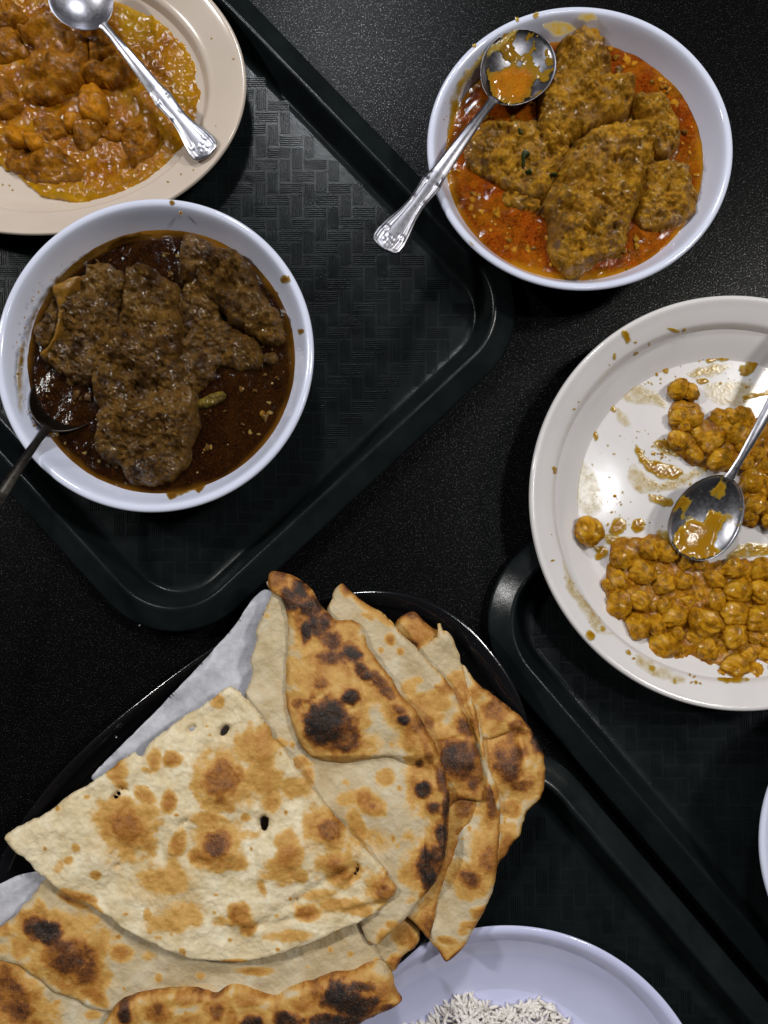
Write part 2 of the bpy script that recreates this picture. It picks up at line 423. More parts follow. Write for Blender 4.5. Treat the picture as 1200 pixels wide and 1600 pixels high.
# ------------------------------------------------------------ dishes
def lathe(name, prof, cx, cy, z, mat, ax=1.0, ay=1.0, ang=0, n=160, parent=None, sup=2.0):
    V = []; Fc = []
    ca, sa = math.cos(ang), math.sin(ang)
    for r, h in prof:
        for k in range(n):
            t = 2 * math.pi * k / n; x = r * ax * math.copysign(abs(math.cos(t)) ** (2 / sup), math.cos(t)); y = r * ay * math.copysign(abs(math.sin(t)) ** (2 / sup), math.sin(t))
            V.append((cx + x * ca - y * sa, cy + x * sa + y * ca, z + h))
    m = len(prof)
    for i in range(m - 1):
        for k in range(n):
            j = (k + 1) % n; Fc.append((i * n + k, i * n + j, (i + 1) * n + j, (i + 1) * n + k))
    Fc.append(tuple(range((m - 1) * n, m * n))); Fc.append(tuple(range(n - 1, -1, -1)))
    o = mk(name, V, Fc, mat, parent, (cx, cy, z)); return o
def dens(pts, k=4):
    """smooth a profile polyline"""
    p = np.array(pts, float); out = []
    for i in range(len(p) - 1):
        p0 = p[max(i - 1, 0)]; p1 = p[i]; p2 = p[i + 1]; p3 = p[min(i + 2, len(p) - 1)]
        L = np.linalg.norm(p2 - p1); m1 = (p2 - p0) / 2; m2 = (p3 - p1) / 2
        for m in (m1, m2):
            l = np.linalg.norm(m)
            if l > L: m *= L / l
        for t in np.arange(k) / k:
            h = t ** 3; q = t * t
            out.append(tuple((2 * h - 3 * q + 1) * p1 + (h - 2 * q + t) * m1 + (3 * q - 2 * h) * p2 + (h - q) * m2))
    out.append(tuple(p[-1])); return out
# bowl profile, outer foot -> up the outside -> lip -> down the inside; radii relative to R
def bowl_prof(Rr, H):
    o = [(.44, 0), (.46, 0), (.475, .06), (.50, .10), (.66, .22), (.82, .48), (.93, .80), (.985, .935), (1.0, .965), (.993, .992), (.975, 1.0), (.955, .985), (.935, .93), (.885, .74), (.80, .48), (.66, .26), (.45, .15), (.25, .125), (.02, .12)]
    return dens([(a * Rr, b * H) for a, b in o], 4)
def inner_r(prof, z):
    i0 = int(np.argmax([h for r, h in prof])); rs = [(h, r) for r, h in prof[i0:]]
    rs.sort(); return float(np.interp(z, [a for a, b in rs], [b for a, b in rs]))
def gravy_disc(cx, cy, z, rx, ry, mat, name, label, amp=.0004, zlow=.004, seed=0, thin_w=.09, cat="gravy", thinf=None, ang=0):
    nr, nt = 70, 220; V = []; T = []
    rr = np.linspace(0, 1, nr + 1)[1:]; tt = np.linspace(0, 2 * np.pi, nt, endpoint=False)
    Rg, Tg = np.meshgrid(rr, tt, indexing='ij'); x = cx + Rg * rx * np.cos(Tg); y = cy + Rg * ry * np.sin(Tg)
    zz = z + amp * (fbm(x, y, .012, 4, seed) * 1.2 + fbm(x, y, .003, 3, seed + 5) * .6)
    th = np.clip((Rg - (1 - thin_w * (1 + .9 * fbm(x, y, .03, 3, seed + 8)))) / thin_w, 0, 1)
    if thinf is not None: th = np.maximum(th, thinf(x, y))
    V = np.vstack([[cx, cy, z]], ) ; V = np.vstack([V, np.c_[x.ravel(), y.ravel(), zz.ravel()]])
    q = []
    Fc = [(0, 1 + k, 1 + (k + 1) % nt) for k in range(nt)]
    for i in range(nr - 1):
        for k in range(nt):
            j = (k + 1) % nt; Fc.append((1 + i * nt + k, 1 + (i + 1) * nt + k, 1 + (i + 1) * nt + j, 1 + i * nt + j))
    # underside bowl-shaped so the liquid is a body, not a sheet
    b0 = len(V); low = [(cx + rx * .62 * math.cos(t), cy + ry * .62 * math.sin(t), z - zlow) for t in tt]
    V = np.vstack([V, low]); L = 1 + (nr - 1) * nt
    for k in range(nt):
        j = (k + 1) % nt; Fc.append((L + k, b0 + k, b0 + j, L + j))
    Fc.append(tuple(range(b0 + nt - 1, b0 - 1, -1)))
    t_ = np.r_[0, th.ravel(), np.ones(nt)]
    o = mk(name, V, Fc, mat, None, (cx, cy, z - zlow), attrs={"thin": t_}); tag(o, label, cat, None, "stuff"); return o
def chunk(outline, z0, H, mat, label, name="meat_chunk", cat="meat", ew=22, step=1.6, jit=5.0, seed=0, rough=.22, fib=0.0, group=None, L=(), dep=.006, deep=.0009, grow=1.045):
    oc = np.array(outline, float).mean(0); outline = (np.array(outline, float) - oc) * grow + oc
    poly = smooth_poly(outline, 4, jit, seed, 12)
    X, Y, D, q = gridsheet(poly, step)
    ewl = min(ew, D.max() * .95)
    ewl *= .7; t = np.clip(D / ewl, 0, 1); prof = np.sqrt(np.clip(1 - (1 - t) ** 2, 0, 1)) ** .9
    n = fbm(X, Y, 34, 3, seed + 1); n2 = fbm(X, Y, 11, 4, seed + 2, .6); n3 = 1 - 2 * abs(fbm(X, Y, 16, 3, seed + 7))
    n4 = fbm(X, Y, 4.5, 2, seed + 4)
    n5 = 1 - 2 * abs(fbm(X, Y, 26, 3, seed + 12))
    z = z0 + H * prof * (.74 + .55 * n) + prof * (deep * 2.3 * n2 + deep * 1.5 * (n3 - .4) + deep * 1.6 * (n5 - .4) + deep * 1.5 * n4 + deep * .7 * fbm(X, Y, 3.2, 2, seed + 44)) * (rough / .22)
    z = z + lumps(X, Y, L) * prof
    if fib: z = z + prof * fib * fbm((X * math.cos(.7) + Y * math.sin(.7)) * .22, (-X * math.sin(.7) + Y * math.cos(.7)), 4, 3, seed + 6)
    o = solid(name, X, Y, z, z0 - dep + 0 * z, q, z0 + H * .6, mat)
    tag(o, label, cat, group); return o

# --- white bowl of dark meat curry (left)
M_DARKG = m_gravy("dark_gravy", (0.005, 0.0016, 0.0006), (0.017, 0.005, 0.0012), (0.17, 0.072, 0.006), 0.10, (0.075, 0.023, 0.004), .9, .06)
M_DARKM = m_food("dark_braised_meat", (0.015, 0.0062, 0.0016), (0.062, 0.028, 0.0055), (0.17, 0.086, 0.016), 150, .5, .30, 1050, .9, .7)
M_BONE = m_food("sauce_stained_bone", (0.09, 0.042, 0.005), (0.18, 0.085, 0.01), (0.27, 0.13, 0.02), 60, .35, .5, 700, .15, .25)
BZ = .0016
b1 = P3(241, 552, .052)
R1 = 253 / F * (CAMH - .052) * 1.0
pr = bowl_prof(R1, .052 - BZ)
o = lathe("bowl", pr, b1.x, b1.y, BZ, M_BOWL)
tag(o, "round white bowl filled with dark brown meat curry, at the left", "bowl", "white melamine bowls")
g1 = .0355
rg = inner_r(pr, g1 - BZ) + .0012
gravy_disc(b1.x, b1.y, g1, rg, rg, M_DARKG, "gravy", "dark red-brown gravy pooled in the left white bowl", .0004, seed=11, thin_w=.07)
z3 = lambda p: Z((0, 290), 2.3077, p)
gm = "pieces of meat in the dark curry bowl"
chunk(z3([(150,470),(190,400),(205,440),(215,500),(190,560),(150,580),(120,540),(130,490)]), g1, .006, M_DARKM, "small rough brown meat scrap left of the bone edge in the dark curry", seed=21, group=gm, fib=.0005)
chunk(z3([(190,370),(230,345),(290,330),(320,290),(370,280),(440,320),(455,350),(440,420),(430,480),(400,560),(360,640),(325,700),(240,690),(180,640),(140,600),(175,570),(200,500),(205,440)]), g1, .011, M_DARKM,
      "flat brown bone-in meat piece at the upper left of the dark curry", seed=22, group=gm, fib=.0005, ew=14)
chunk(z3([(450,300),(520,290),(590,330),(635,370),(640,430),(655,520),(650,620),(685,700),(695,760),(700,820),(690,900),(640,930),(500,900),(380,860),(345,840),(350,790),(325,700),(355,620),(395,520),(435,450),(440,380)]), g1, .015, M_DARKM,
      "largest long brown meat chunk down the middle of the dark curry bowl", seed=23, group=gm, fib=.0005, ew=30,
      L=[(170, 480, 30, 40, .003), (230, 560, 40, 30, .003), (165, 632, 20, 10, -.004), (270, 560, 10, 60, -.002)])
chunk(z3([(350,850),(400,815),(470,790),(560,785),(640,800),(665,850),(675,930),(660,1000),(600,1055),(520,1072),(450,1055),(425,1005),(365,980),(345,930)]), g1, .016, M_DARKM,
      "knobbly rounded meat lump at the bottom of the dark curry bowl", seed=24, group=gm, fib=.0005, ew=34, L=[(215, 670, 22, 22, .004), (190, 665, 9, 30, -.003, -30)])
chunk(z3([(650,380),(700,330),(760,380),(800,470),(860,520),(920,560),(930,640),(870,655),(780,640),(760,680),(700,740),(650,690),(640,600),(650,500),(645,430)]), g1, .011, M_DARKM,
      "brown meat piece right of the long central chunk, half sunk in dark gravy", seed=25, group=gm, fib=.0005, ew=24)
chunk(z3([(650,200),(690,165),(720,185),(780,210),(860,240),(900,290),(930,350),(960,410),(1005,460),(1012,500),(1005,540),(950,552),(900,520),(820,480),(790,430),(740,400),(690,370),(645,330),(640,260)]), g1, .018, M_DARKM,
      "brown meat piece standing proud at the upper right rim of the dark curry bowl", seed=26, group=gm, fib=.0005, ew=26, L=[(305, 395, 25, 22, .004), (335, 425, 8, 30, -.003, 30)])
M_OLIVE = m_food("olive_curry_skin", (0.06, 0.04, 0.006), (0.12, 0.08, 0.012), (0.19, 0.12, 0.02), 200, .4, .5, 900, .4, .4)
chunk(z3([(690,790),(740,760),(800,738),(812,750),(800,775),(740,800),(705,800)]), g1, .003, M_OLIVE, "olive green onion scrap floating in the dark gravy", "onion_scrap", "onion", seed=27, step=1.6, ew=6, jit=2)
chunk(z3([(930,620),(960,602),(990,600),(1003,620),(990,640),(940,637)]), g1, .003, M_DARKM, "tiny brown meat sliver by the right wall of the dark curry bowl", seed=28, step=1.6, ew=6, jit=2, group=gm)
# bare bone edge: curved pale rib along the left piece
chunk(z3([(188,372),(232,345),(290,332),(270,375),(240,420),(225,470),(215,520),(190,575),(165,615),(138,596),(175,568),(198,500),(203,440)]), g1 + .005, .0085, M_BONE,
      "curved amber bone edge at the left of the dark curry", "bone", "bone", seed=29, step=1.8, ew=9, jit=1, rough=.05, deep=.0003)
chunk(z3([(935,815),(945,808),(955,815),(955,830),(945,836),(935,828)]), g1, .0025, M_BONE, "tiny round orange chilli seed floating at the right of the dark gravy", "chilli_seed", "seed", seed=30, step=1, ew=4, jit=0, rough=.02)

# --- white bowl of orange meat curry (upper right)
M_ORG = m_gravy("orange_oil_gravy", (0.06, 0.007, 0.0005), (0.27, 0.047, 0.002), (0.36, 0.155, 0.005), 0.12, (0.42, 0.14, 0.01), .6, .35)
M_YM = m_food("yellow_brown_curried_meat", (0.095, 0.038, 0.003), (0.27, 0.122, 0.008), (0.46, 0.235, 0.018), 130, .45, .5, 950, .9, .7, green=.85, patch=(0.13, 0.058, 0.014))
b2 = P3(907, 228, .052)
R2 = 246 / F * (CAMH - .052) * 1.005
pr2 = bowl_prof(R2, .051)
o = lathe("bowl", pr2, b2.x, b2.y, .0006, M_BOWL, ay=.957)
tag(o, "round white bowl filled with orange meat curry, at the upper right", "bowl", "white melamine bowls")
g2 = .0355
rg2 = inner_r(pr2, g2) + .0012
def redden(x, y): return 0 * x
gravy_disc(b2.x, b2.y, g2, rg2, rg2 * .957, M_ORG, "gravy", "bright orange oily gravy in the upper right bowl", .0005, seed=41, thin_w=.06)
z2 = lambda p: Z((560, 0), 1.875, p)
gm = "pieces of meat in the orange curry bowl"
chunk(z2([(430,560),(500,530),(570,560),(560,600),(500,610),(430,595)]), g2, .004, M_YM, "low shredded meat bit left of centre in the orange curry", seed=48, group=gm, ew=12)
chunk(z2([(320,430),(345,370),(400,345),(470,348),(540,360),(600,430),(600,500),(540,570),(480,560),(430,530),(370,500),(325,470)]), g2, .012, M_YM, "rounded meat chunk below the spoon in the orange curry", seed=42, group=gm, ew=30, fib=.0006)
chunk(z2([(800,290),(870,268),(925,310),(945,370),(948,410),(905,455),(860,440),(840,360)]), g2, .014, M_YM, "dark-sided meat cube at the right of the orange curry", seed=43, group=gm, ew=22)
chunk(z2([(845,480),(900,462),(955,470),(985,520),(1002,570),(985,620),(920,652),(860,657),(825,630),(820,550)]), g2, .013, M_YM, "round yellow meat chunk at the lower right wall of the orange curry", seed=44, group=gm, ew=34, fib=.0006)
chunk(z2([(590,120),(640,85),(660,58),(695,60),(722,110),(742,170),(755,205),(800,200),(812,260),(790,320),(730,350),(650,385),(590,400),(550,370),(540,290),(560,230),(580,190)]), g2 + .002, .016, M_YM,
      "tall meat chunk reaching the top rim of the orange curry", seed=45, group=gm, ew=30, fib=.0008)
chunk(z2([(545,330),(600,350),(618,430),(595,445),(560,430),(540,370)]), g2 + .004, .011, M_YM, "small flap of meat between the spoon and the centre chunk of the orange curry", seed=46, group=gm, ew=10)
chunk(z2([(620,430),(700,370),(800,345),(870,335),(895,345),(905,390),(885,440),(860,500),(840,560),(825,600),(800,640),(790,700),(760,730),(700,752),(640,796),(600,765),(578,735),(568,690),(572,640),(556,600),(540,600),(565,550),(590,500)]), g2 + .001, .018, M_YM,
      "biggest meat chunk spanning the centre and bottom of the orange curry", seed=47, group=gm, ew=36, fib=.0009,
      L=[(905, 280, 30, 12, -.005, -25), (965, 260, 40, 30, .003), (900, 360, 40, 40, .003), (922, 288, 26, 7, -.004, -30)])

# --- oval beige platter of orange chicken curry (upper left)
prp = dens([(.60, 0), (.63, 0), (.645, .0035), (.70, .0045), (.80, .0110), (.94, .0190), (.985, .0215), (1.0, .0235), (.992, .0252), (.975, .0250), (.93, .0225), (.845, .0175), (.825, .0165), (.81, .0150), (.775, .0080), (.74, .0055), (.68, .0045), (.02, .0045)], 4)
pc = P3(48, 123, .026)
AX, AY = 350 / F * (CAMH - .026), 257 / F * (CAMH - .026) * 1.01
o = lathe("platter", prp, pc.x, pc.y, BZ, M_BEIGE, AX, AY, ang=R(-4), n=200)
tag(o, "oval beige platter of orange chicken curry, at the upper left", "platter")
z1 = lambda p: Z((0, 0), 2.4, p)
M_OCH = m_gravy("orange_onion_sauce", (0.12, 0.026, 0.001), (0.34, 0.118, 0.003), (0.48, 0.25, 0.006), 0.13, (0.42, 0.20, 0.02), 1.0)
M_CHK = m_food("orange_curried_chicken", (0.085, 0.022, 0.0015), (0.24, 0.085, 0.004), (0.38, 0.16, 0.01), 90, .38, .6, 600, .45, .7)
M_GAR = m_food("soft_amber_onion", (0.22, 0.07, 0.003), (0.4, 0.145, 0.006), (0.5, 0.215, 0.012), 60, .28, .7, 420, .15, .35)
poly = smooth_poly(z1([(-180,-60),(0,-40),(450,5),(560,45),(640,88),(700,150),(745,220),(772,300),(780,370),(775,430),(750,490),(700,560),(650,612),(590,655),(520,705),(430,738),(320,760),(230,748),(160,738),(120,700),(50,650),(10,625),(-120,560),(-250,300)]), 4, 5, 3, 10)
X, Y, D, q = gridsheet(poly, 2.6)
pr_ = np.clip(D / 9, 0, 1) ** .6; zc = .0072
zz = zc + pr_ * (.0026 + .0016 * fbm(X, Y, 30, 4, 61) + .0011 * fbm(X, Y, 8, 3, 62) + .0006 * fbm(X, Y, 3.5, 2, 64))
th = np.clip(np.clip(1 - D / 14, 0, 1) * .5 + spots(X, Y, [(215, 25, 30, 50, .9), (235, 15, 40, 25, .7), (300, 120, 40, 90, .35), (90, 300, 80, 20, .35)], 5), 0, 1)
o = solid("curry_sauce", X, Y, zz, .0062 + 0 * zz, q, .009, M_OCH, attrs={"thin": th}); tag(o, "lumpy glossy orange onion sauce spread over the beige platter", "sauce", None, "stuff")
zb2 = lambda p: Z((0, 0), 4.8, p)
gm = "chicken pieces on the beige platter"
S0 = .0085
chunk(zb2([(0,-40),(60,-30),(160,70),(200,130),(150,185),(90,195),(-30,195)]), S0, .010, M_CHK, "chicken piece in the very top left corner of the photo", "chicken_piece", "chicken", seed=71, deep=.0005, group=gm, ew=26)
chunk(zb2([(-30,190),(80,190),(130,250),(195,350),(185,400),(60,435),(-40,440)]), S0, .009, M_CHK, "chicken piece cut by the left edge, just left of the big chicken slab", "chicken_piece", "chicken", seed=72, deep=.0005, group=gm, ew=24)
chunk(zb2([(-40,520),(60,560),(110,680),(145,790),(60,845),(-40,835)]), S0, .009, M_CHK, "chicken piece at the left edge below the big chicken slab", "chicken_piece", "chicken", seed=73, deep=.0005, group=gm, ew=24)
chunk(zb2([(30,1090),(60,1055),(180,1075),(260,1105),(330,1055),(400,1075),(480,1150),(560,1215),(595,1280),(560,1325),(430,1345),(280,1335),(150,1285),(60,1245),(15,1180)]), S0, .011, M_CHK, "long chicken piece at the lower left of the beige platter", "chicken_piece", "chicken", seed=74, deep=.0005, group=gm, ew=26)
chunk(zb2([(20,970),(60,925),(140,930),(180,965),(172,1060),(80,1072),(28,1040)]), S0 + .006, .010, M_GAR, "bigger round amber onion lump resting above the lower left chicken piece", "onion_lump", "onion", seed=75, ew=20, jit=1, rough=.06, group="onion lumps")
chunk(zb2([(170,1000),(260,990),(330,1050),(312,1100),(240,1112),(180,1070)]), S0 + .006, .009, M_GAR, "smaller amber onion lump touching the lower left chicken piece", "onion_lump", "onion", seed=76, ew=18, jit=1, rough=.06, group="onion lumps")
chunk(zb2([(940,950),(1020,900),(1100,915),(1185,990),(1175,1080),(1100,1160),(1060,1185),(990,1250),(950,1180),(900,1050)]), S0, .007, M_CHK, "shredded chicken piece under the spoon handle's end on the beige platter", "chicken_piece", "chicken", seed=77, deep=.0005, group=gm, ew=20, rough=.35)
chunk(zb2([(700,960),(800,880),(900,880),(930,980),(880,1060),(780,1040)]), S0 - .001, .005, M_CHK, "low chicken shred in the middle of the beige platter", "chicken_piece", "chicken", seed=83, deep=.0005, group=gm, ew=20, rough=.35)
chunk(zb2([(540,900),(640,880),(740,915),(722,1020),(640,1108),(560,1072),(530,990)]), S0, .010, M_CHK, "small dark orange chicken nub below the amber clove", "chicken_piece", "chicken", seed=78, deep=.0005, group=gm, ew=22)
chunk(zb2([(250,880),(380,850),(470,900),(500,980),(430,1040),(320,1030),(250,980)]), S0, .006, M_CHK, "low chicken bit left of the small dark orange nub", "chicken_piece", "chicken", seed=84, deep=.0005, group=gm, ew=20)
chunk(zb2([(470,860),(540,830),(605,858),(585,905),(510,962),(468,925)]), S0 + .004, .007, M_GAR, "small wedge of amber onion beside the oval clove", "onion_lump", "onion", seed=79, ew=12, jit=1, rough=.05, group="onion lumps")
chunk(zb2([(570,680),(600,620),(680,598),(750,650),(778,740),(768,850),(700,872),(610,845),(562,780)]), S0 + .004, .013, M_GAR, "oval amber garlic clove below the big chicken slab", "garlic_clove", "garlic", seed=80, ew=26, jit=.5, rough=.05)
chunk(zb2([(618,258),(740,243),(850,290),(900,350),(970,430),(1000,480),(945,560),(880,588),(700,592),(610,560),(615,450),(640,380),(628,310)]), S0 + .003, .013, M_CHK, "chicken piece under the spoon's neck, right of the big slab", "chicken_piece", "chicken", seed=81, deep=.0005, group=gm, ew=18,
      L=[(160, 88, 24, 3.5, -.006, -10), (137, 75, 3, 16, -.004)])
chunk(zb2([(100,180),(180,170),(300,100),(370,90),(440,190),(560,230),(625,260),(645,330),(640,450),(605,560),(520,600),(440,640),(400,692),(330,712),(255,708),(160,682),(135,620),(158,470),(200,380),(235,310),(165,262)]), S0 + .004, .014, M_CHK,
      "big smooth-edged chicken slab in the middle of the curry on the beige platter", "chicken_piece", "chicken", seed=82, group=gm, ew=26, deep=.0005, rough=.12)

# --- round off-white plate with chickpeas (right)
PZ = .0185
pq = dens([(.64, 0), (.67, 0), (.685, .003), (.72, .004), (.84, .0140), (.95, .0215), (.988, .0238), (1.0, .0255), (.994, .0272), (.978, .0275), (.95, .0255), (.895, .0215), (.872, .0190), (.835, .0095), (.80, .0058), (.74, .0044), (.02, .0042)], 4)
ZR = PZ + .0275
cp = P3(1154, 781, ZR); RP = 328 / F * (CAMH - ZR)
o = lathe("plate", [(a * RP, b) for a, b in pq], cp.x, cp.y, PZ, M_PLATE, n=200)
tag(o, "large round off-white plate smeared with sauce and holding chickpeas, at the right", "plate")
ZF = PZ + .0042
M_PEA = m_food("ochre_chickpea_coating", (0.19, 0.07, 0.002), (0.4, 0.172, 0.005), (0.6, 0.32, 0.018), 1.6, .35, .55, 7.5, .7, .8, gl=3.6, patch=(0.30, 0.115, 0.004))
M_PASTE = m_food("ochre_chickpea_masala", (0.09, 0.028, 0.001), (0.29, 0.105, 0.003), (0.46, 0.215, 0.01), 160, .3, .8, 650, .8, .9)
zq = lambda p: Z((880, 780), 3.75, p)
zr = lambda p: Z((980, 560), 4.705, p)
def paste(pts, label, seed, H=.0052, z0=None):
    z0 = ZF if z0 is None else z0
    poly = smooth_poly(pts, 4, 5, seed, 12); X, Y, D, q = gridsheet(poly, 2.4)
    t = np.clip(D / 10, 0, 1) ** .6
    z = z0 + .0004 + t * (H + H * .55 * fbm(X, Y, 24, 4, seed + 1) + .0010 * fbm(X, Y, 7, 3, seed + 2) + .0005 * fbm(X, Y, 3.3, 2, seed + 3))
    o = solid("chickpea_masala", X, Y, z, z0 - .0003 + 0 * z, q, z0 + .002, M_PASTE); tag(o, label, "masala sauce", None, "stuff")
paste(zq([(255,440),(275,330),(300,240),(350,215),(450,230),(560,210),(650,270),(700,330),(860,360),(1200,350),(1400,350),(1400,1120),(1250,1110),(1160,1092),(1060,1062),(960,1070),(910,1108),(850,1020),(700,985),(590,952),(520,910),(470,830),(370,765),(280,680),(240,580)]),
      "ochre masala paste under the lower heap of chickpeas", 91)
paste(zr([(330,340),(318,480),(340,560),(330,650),(420,730),(470,780),(560,810),(640,830),(740,830),(850,800),(830,1000),(850,1200),(940,1250),(1000,1180),(1250,1180),(1250,430),(940,440),(890,390),(700,378),(600,420),(560,440),(530,330),(400,310)]),
      "ochre masala paste under the upper heap of chickpeas", 95)
# chickpea shapes
def ico(sub=3):
    import bmesh
    bm = bmesh.new(); bmesh.ops.create_icosphere(bm, subdivisions=sub, radius=1.0)
    V = np.array([v.co[:] for v in bm.verts]); Fc = [tuple(v.index for v in f.verts) for f in bm.faces]; bm.free(); return V, Fc
iV, iF = ico(4)
def n3(V, s, seed, o=3): return (fbm(V[:, 0] + V[:, 2] * .7, V[:, 1] - V[:, 2] * .6, s, o, seed) + fbm(V[:, 1] + V[:, 0] * .4, V[:, 2] + V[:, 0] * .8, s, o, seed + 3)) * .5
pea_me = []
for k in range(8):
    V = iV.copy(); d = 1 + .16 * n3(V, 1.2, 100 + k) + .22 * n3(V, .5, 130 + k) + .12 * n3(V, .2, 160 + k, 2) + .06 * n3(V, .09, 190 + k, 2)
    d += .13 * np.exp(-((V[:, 0] - 1) ** 2 + V[:, 1] ** 2 + V[:, 2] ** 2) * 5)           # beak
    d -= .16 * np.exp(-(V[:, 1] ** 2) * 26) * (V[:, 0] > .1) * V[:, 0]                       # cleft
    V = V * d[:, None] * np.array([1.06, .96, .82])
    o = mk("chickpea", V, iF, M_PEA); me = o.data; pea_me.append(me); bpy.data.objects.remove(o)
def pea(px, py, rpx, z, label, group):
    r = rpx / F * (CAMH - z) * 1.12
    o = bpy.data.objects.new("chickpea", random.choice(pea_me)); C.objects.link(o)
    x, y = P(px, py, z + r * .8); o.location = (float(x), float(y), z + r * .62)
    o.scale = (r, r * random.uniform(.88, 1.05), r)
    o.rotation_euler = (random.uniform(-.5, .5), random.uniform(-.5, .5), random.uniform(0, 6.28))
    tag(o, label, "chickpea", group); return o
gl, gu = "chickpeas in the lower heap", "chickpeas in the upper heap"
ll = "sauce-coated ochre chickpea in the lower heap on the white plate"
lu = "sauce-coated ochre chickpea in the upper heap on the white plate"
pea(880 + 150 / 3.75, 780 + 190 / 3.75, 20, ZF, "lone round chickpea left of the lower heap", None)
for x, y, r in [(350,350,62),(470,430,66),(515,295,58),(610,310,60),(705,365,48),(810,385,40),(330,480,55),(265,500,34),(330,620,72),(450,600,62),(440,745,68),(550,735,56),(655,690,68),(590,620,48),(590,500,58),
                (700,480,52),(785,555,42),(660,790,48),(590,860,72),(830,720,78),(905,730,50),(890,470,52),(900,590,55),(1000,410,62),(1070,430,50),(1160,410,62),(1030,540,70),(1165,545,66),(1010,670,72),(1160,700,74),(1010,800,68),
                (840,880,60),(780,810,48),(1120,810,46),(1205,820,46),(1010,990,72),(1130,1030,64),(920,1030,50),(1195,910,44),(1240,1020,60),(1090,920,44),(1250,640,60),(1250,480,60),(520,620,36),(390,560,40),(730,600,42),(690,880,34),(930,860,40),
                (1290,760,60),(1290,900,60),(1300,560,60),(950,930,36)]:
    lab = {(350, 350): "chickpea at the top left corner of the lower heap", (265, 500): "small chickpea at the left edge of the lower heap", (330, 620): "large chickpea at the far left of the lower heap",
           (440, 745): "chickpea on the lower left edge of the lower heap", (590, 860): "large chickpea bulging at the bottom left edge of the lower heap", (810, 385): "small chickpea just under the chickpea spoon's tip",
           (1010, 990): "large chickpea at the bottom edge of the lower heap, second from the right", (830, 720): "biggest chickpea in the middle of the lower heap"}.get((x, y), ll)
    pea(880 + x / 3.75, 780 + y / 3.75, r / 3.75, ZF + random.uniform(.0005, .0022), lab, gl)
for x, y, r in [(385,220,70),(470,245,60),(400,430,72),(480,430,70),(430,490,56),(520,540,50),(370,600,66),(640,600,66),(600,640,60),(500,700,58),(690,745,84),(680,440,62),(760,430,60),(860,430,72),(830,560,80),(730,520,60),(560,600,50),
                (930,900,86),(880,770,56),(960,700,50),(950,1080,74),(1030,1100,60),(900,1150,46),(790,1195,48),(1030,800,66),(1100,950,80),(1080,1190,70),(1120,700,70),(1010,980,56),(850,640,54)]:
    lab = {(385, 220): "top left chickpea of the upper heap, sticking out towards the plate's middle", (470, 245): "chickpea at the very top of the upper heap, right of the one sticking out",
           (690, 745): "big chickpea just above the chickpea spoon's neck", (500, 700): "chickpea at the lower left edge of the upper heap, beside the spoon's neck"}.get((x, y), lu)
    pea(980 + x / 4.705, 560 + y / 4.705, r / 4.705, ZF + random.uniform(.0005, .0022), lab, gu)

# sauce films and droplets
M_FILM = m_film("amber_sauce_film", (0.62, 0.5, 0.17), (0.42, 0.26, 0.02), (0.29, 0.135, 0.004))
def film(name, items, zfun, label, step=1.6, mat=M_FILM, seed=0, zoff=.00025, hmul=1.0):
    """items: (outline px list, thickness value 0..1)"""
    VV = []; QQ = []; TT = []; n0 = 0
    for k, (pts, tv) in enumerate(items):
        poly = smooth_poly(pts, 2.5, min(3.0, .12 * np.ptp(np.array(pts)[:, 0]) + .3), seed + k, 7)
        X, Y, D, q = gridsheet(poly, step if np.ptp(poly[:, 0]) > 12 else .8)
        dm = min(D.max(), 7); t = np.clip(D / (dm + 1e-6), 0, 1)
        n = fbm(X, Y, 9, 4, seed + k + 3)
        th = np.clip(tv * (t ** .7) * (1.15 + .9 * n), 0, 1)
        h = hmul * (.00008 + tv * .0006 * np.sqrt(t) * (1 + .6 * n + .4 * fbm(X, Y, 3, 2, seed + k)))
        zz = None
        wx, wy = P(X, Y, ZF + .002)
        for _ in range(3):
            z = zfun(wx, wy) + zoff; 
            # reproject onto the surface height
            wx, wy = Pz(X, Y, z)
        VV.append(np.c_[wx, wy, z + h]); QQ.append(q + n0); TT.append(th); n0 += len(X)
    V = np.vstack(VV); o = mk(name, V, np.vstack(QQ), mat, None, V.mean(0), attrs={"thin": np.concatenate(TT)})
    tag(o, label, "sauce", None, "stuff"); return o
def Pz(px, py, z):
    dx = (px - 600) / F; dy = -(py - 800) / F; wy = dy * ct + st; wz = dy * st - ct; t = (z - CAMH) / wz
    return dx * t, CAMY + wy * t
def prof_z(prof, cx, cy, z0, ax=1.0, ay=1.0, ang=0.0):
    i0 = int(np.argmax([h for r, h in prof])); p = np.array(sorted([(r, h) for r, h in prof[i0:]]))
    ca, sa = math.cos(-ang), math.sin(-ang)
    def f(x, y):
        dx, dy = x - cx, y - cy; u = (dx * ca - dy * sa) / ax; v = (dx * sa + dy * ca) / ay
        return z0 + np.interp(np.hypot(u, v), p[:, 0], p[:, 1])
    return f
zplate = prof_z([(a * RP, b) for a, b in pq], cp.x, cp.y, PZ)
zbowl1 = prof_z(pr, b1.x, b1.y, BZ); zbowl2 = prof_z(pr2, b2.x, b2.y, .0006, 1, .957); zplat = prof_z(prp, pc.x, pc.y, BZ, AX, AY, R(-4))
def blob(cx, cy, rx, ry, ang=0, n=9, k=.3):
    t = R(ang); o = []
    for i in range(n):
        a = 2 * math.pi * i / n; r = 1 + random.uniform(-k, k); x, y = rx * r * math.cos(a), ry * r * math.sin(a)
        o.append((cx + x * math.cos(t) - y * math.sin(t), cy + x * math.sin(t) + y * math.cos(t)))
    return o
zs = lambda p: Z((850, 460), 3.4286, p)
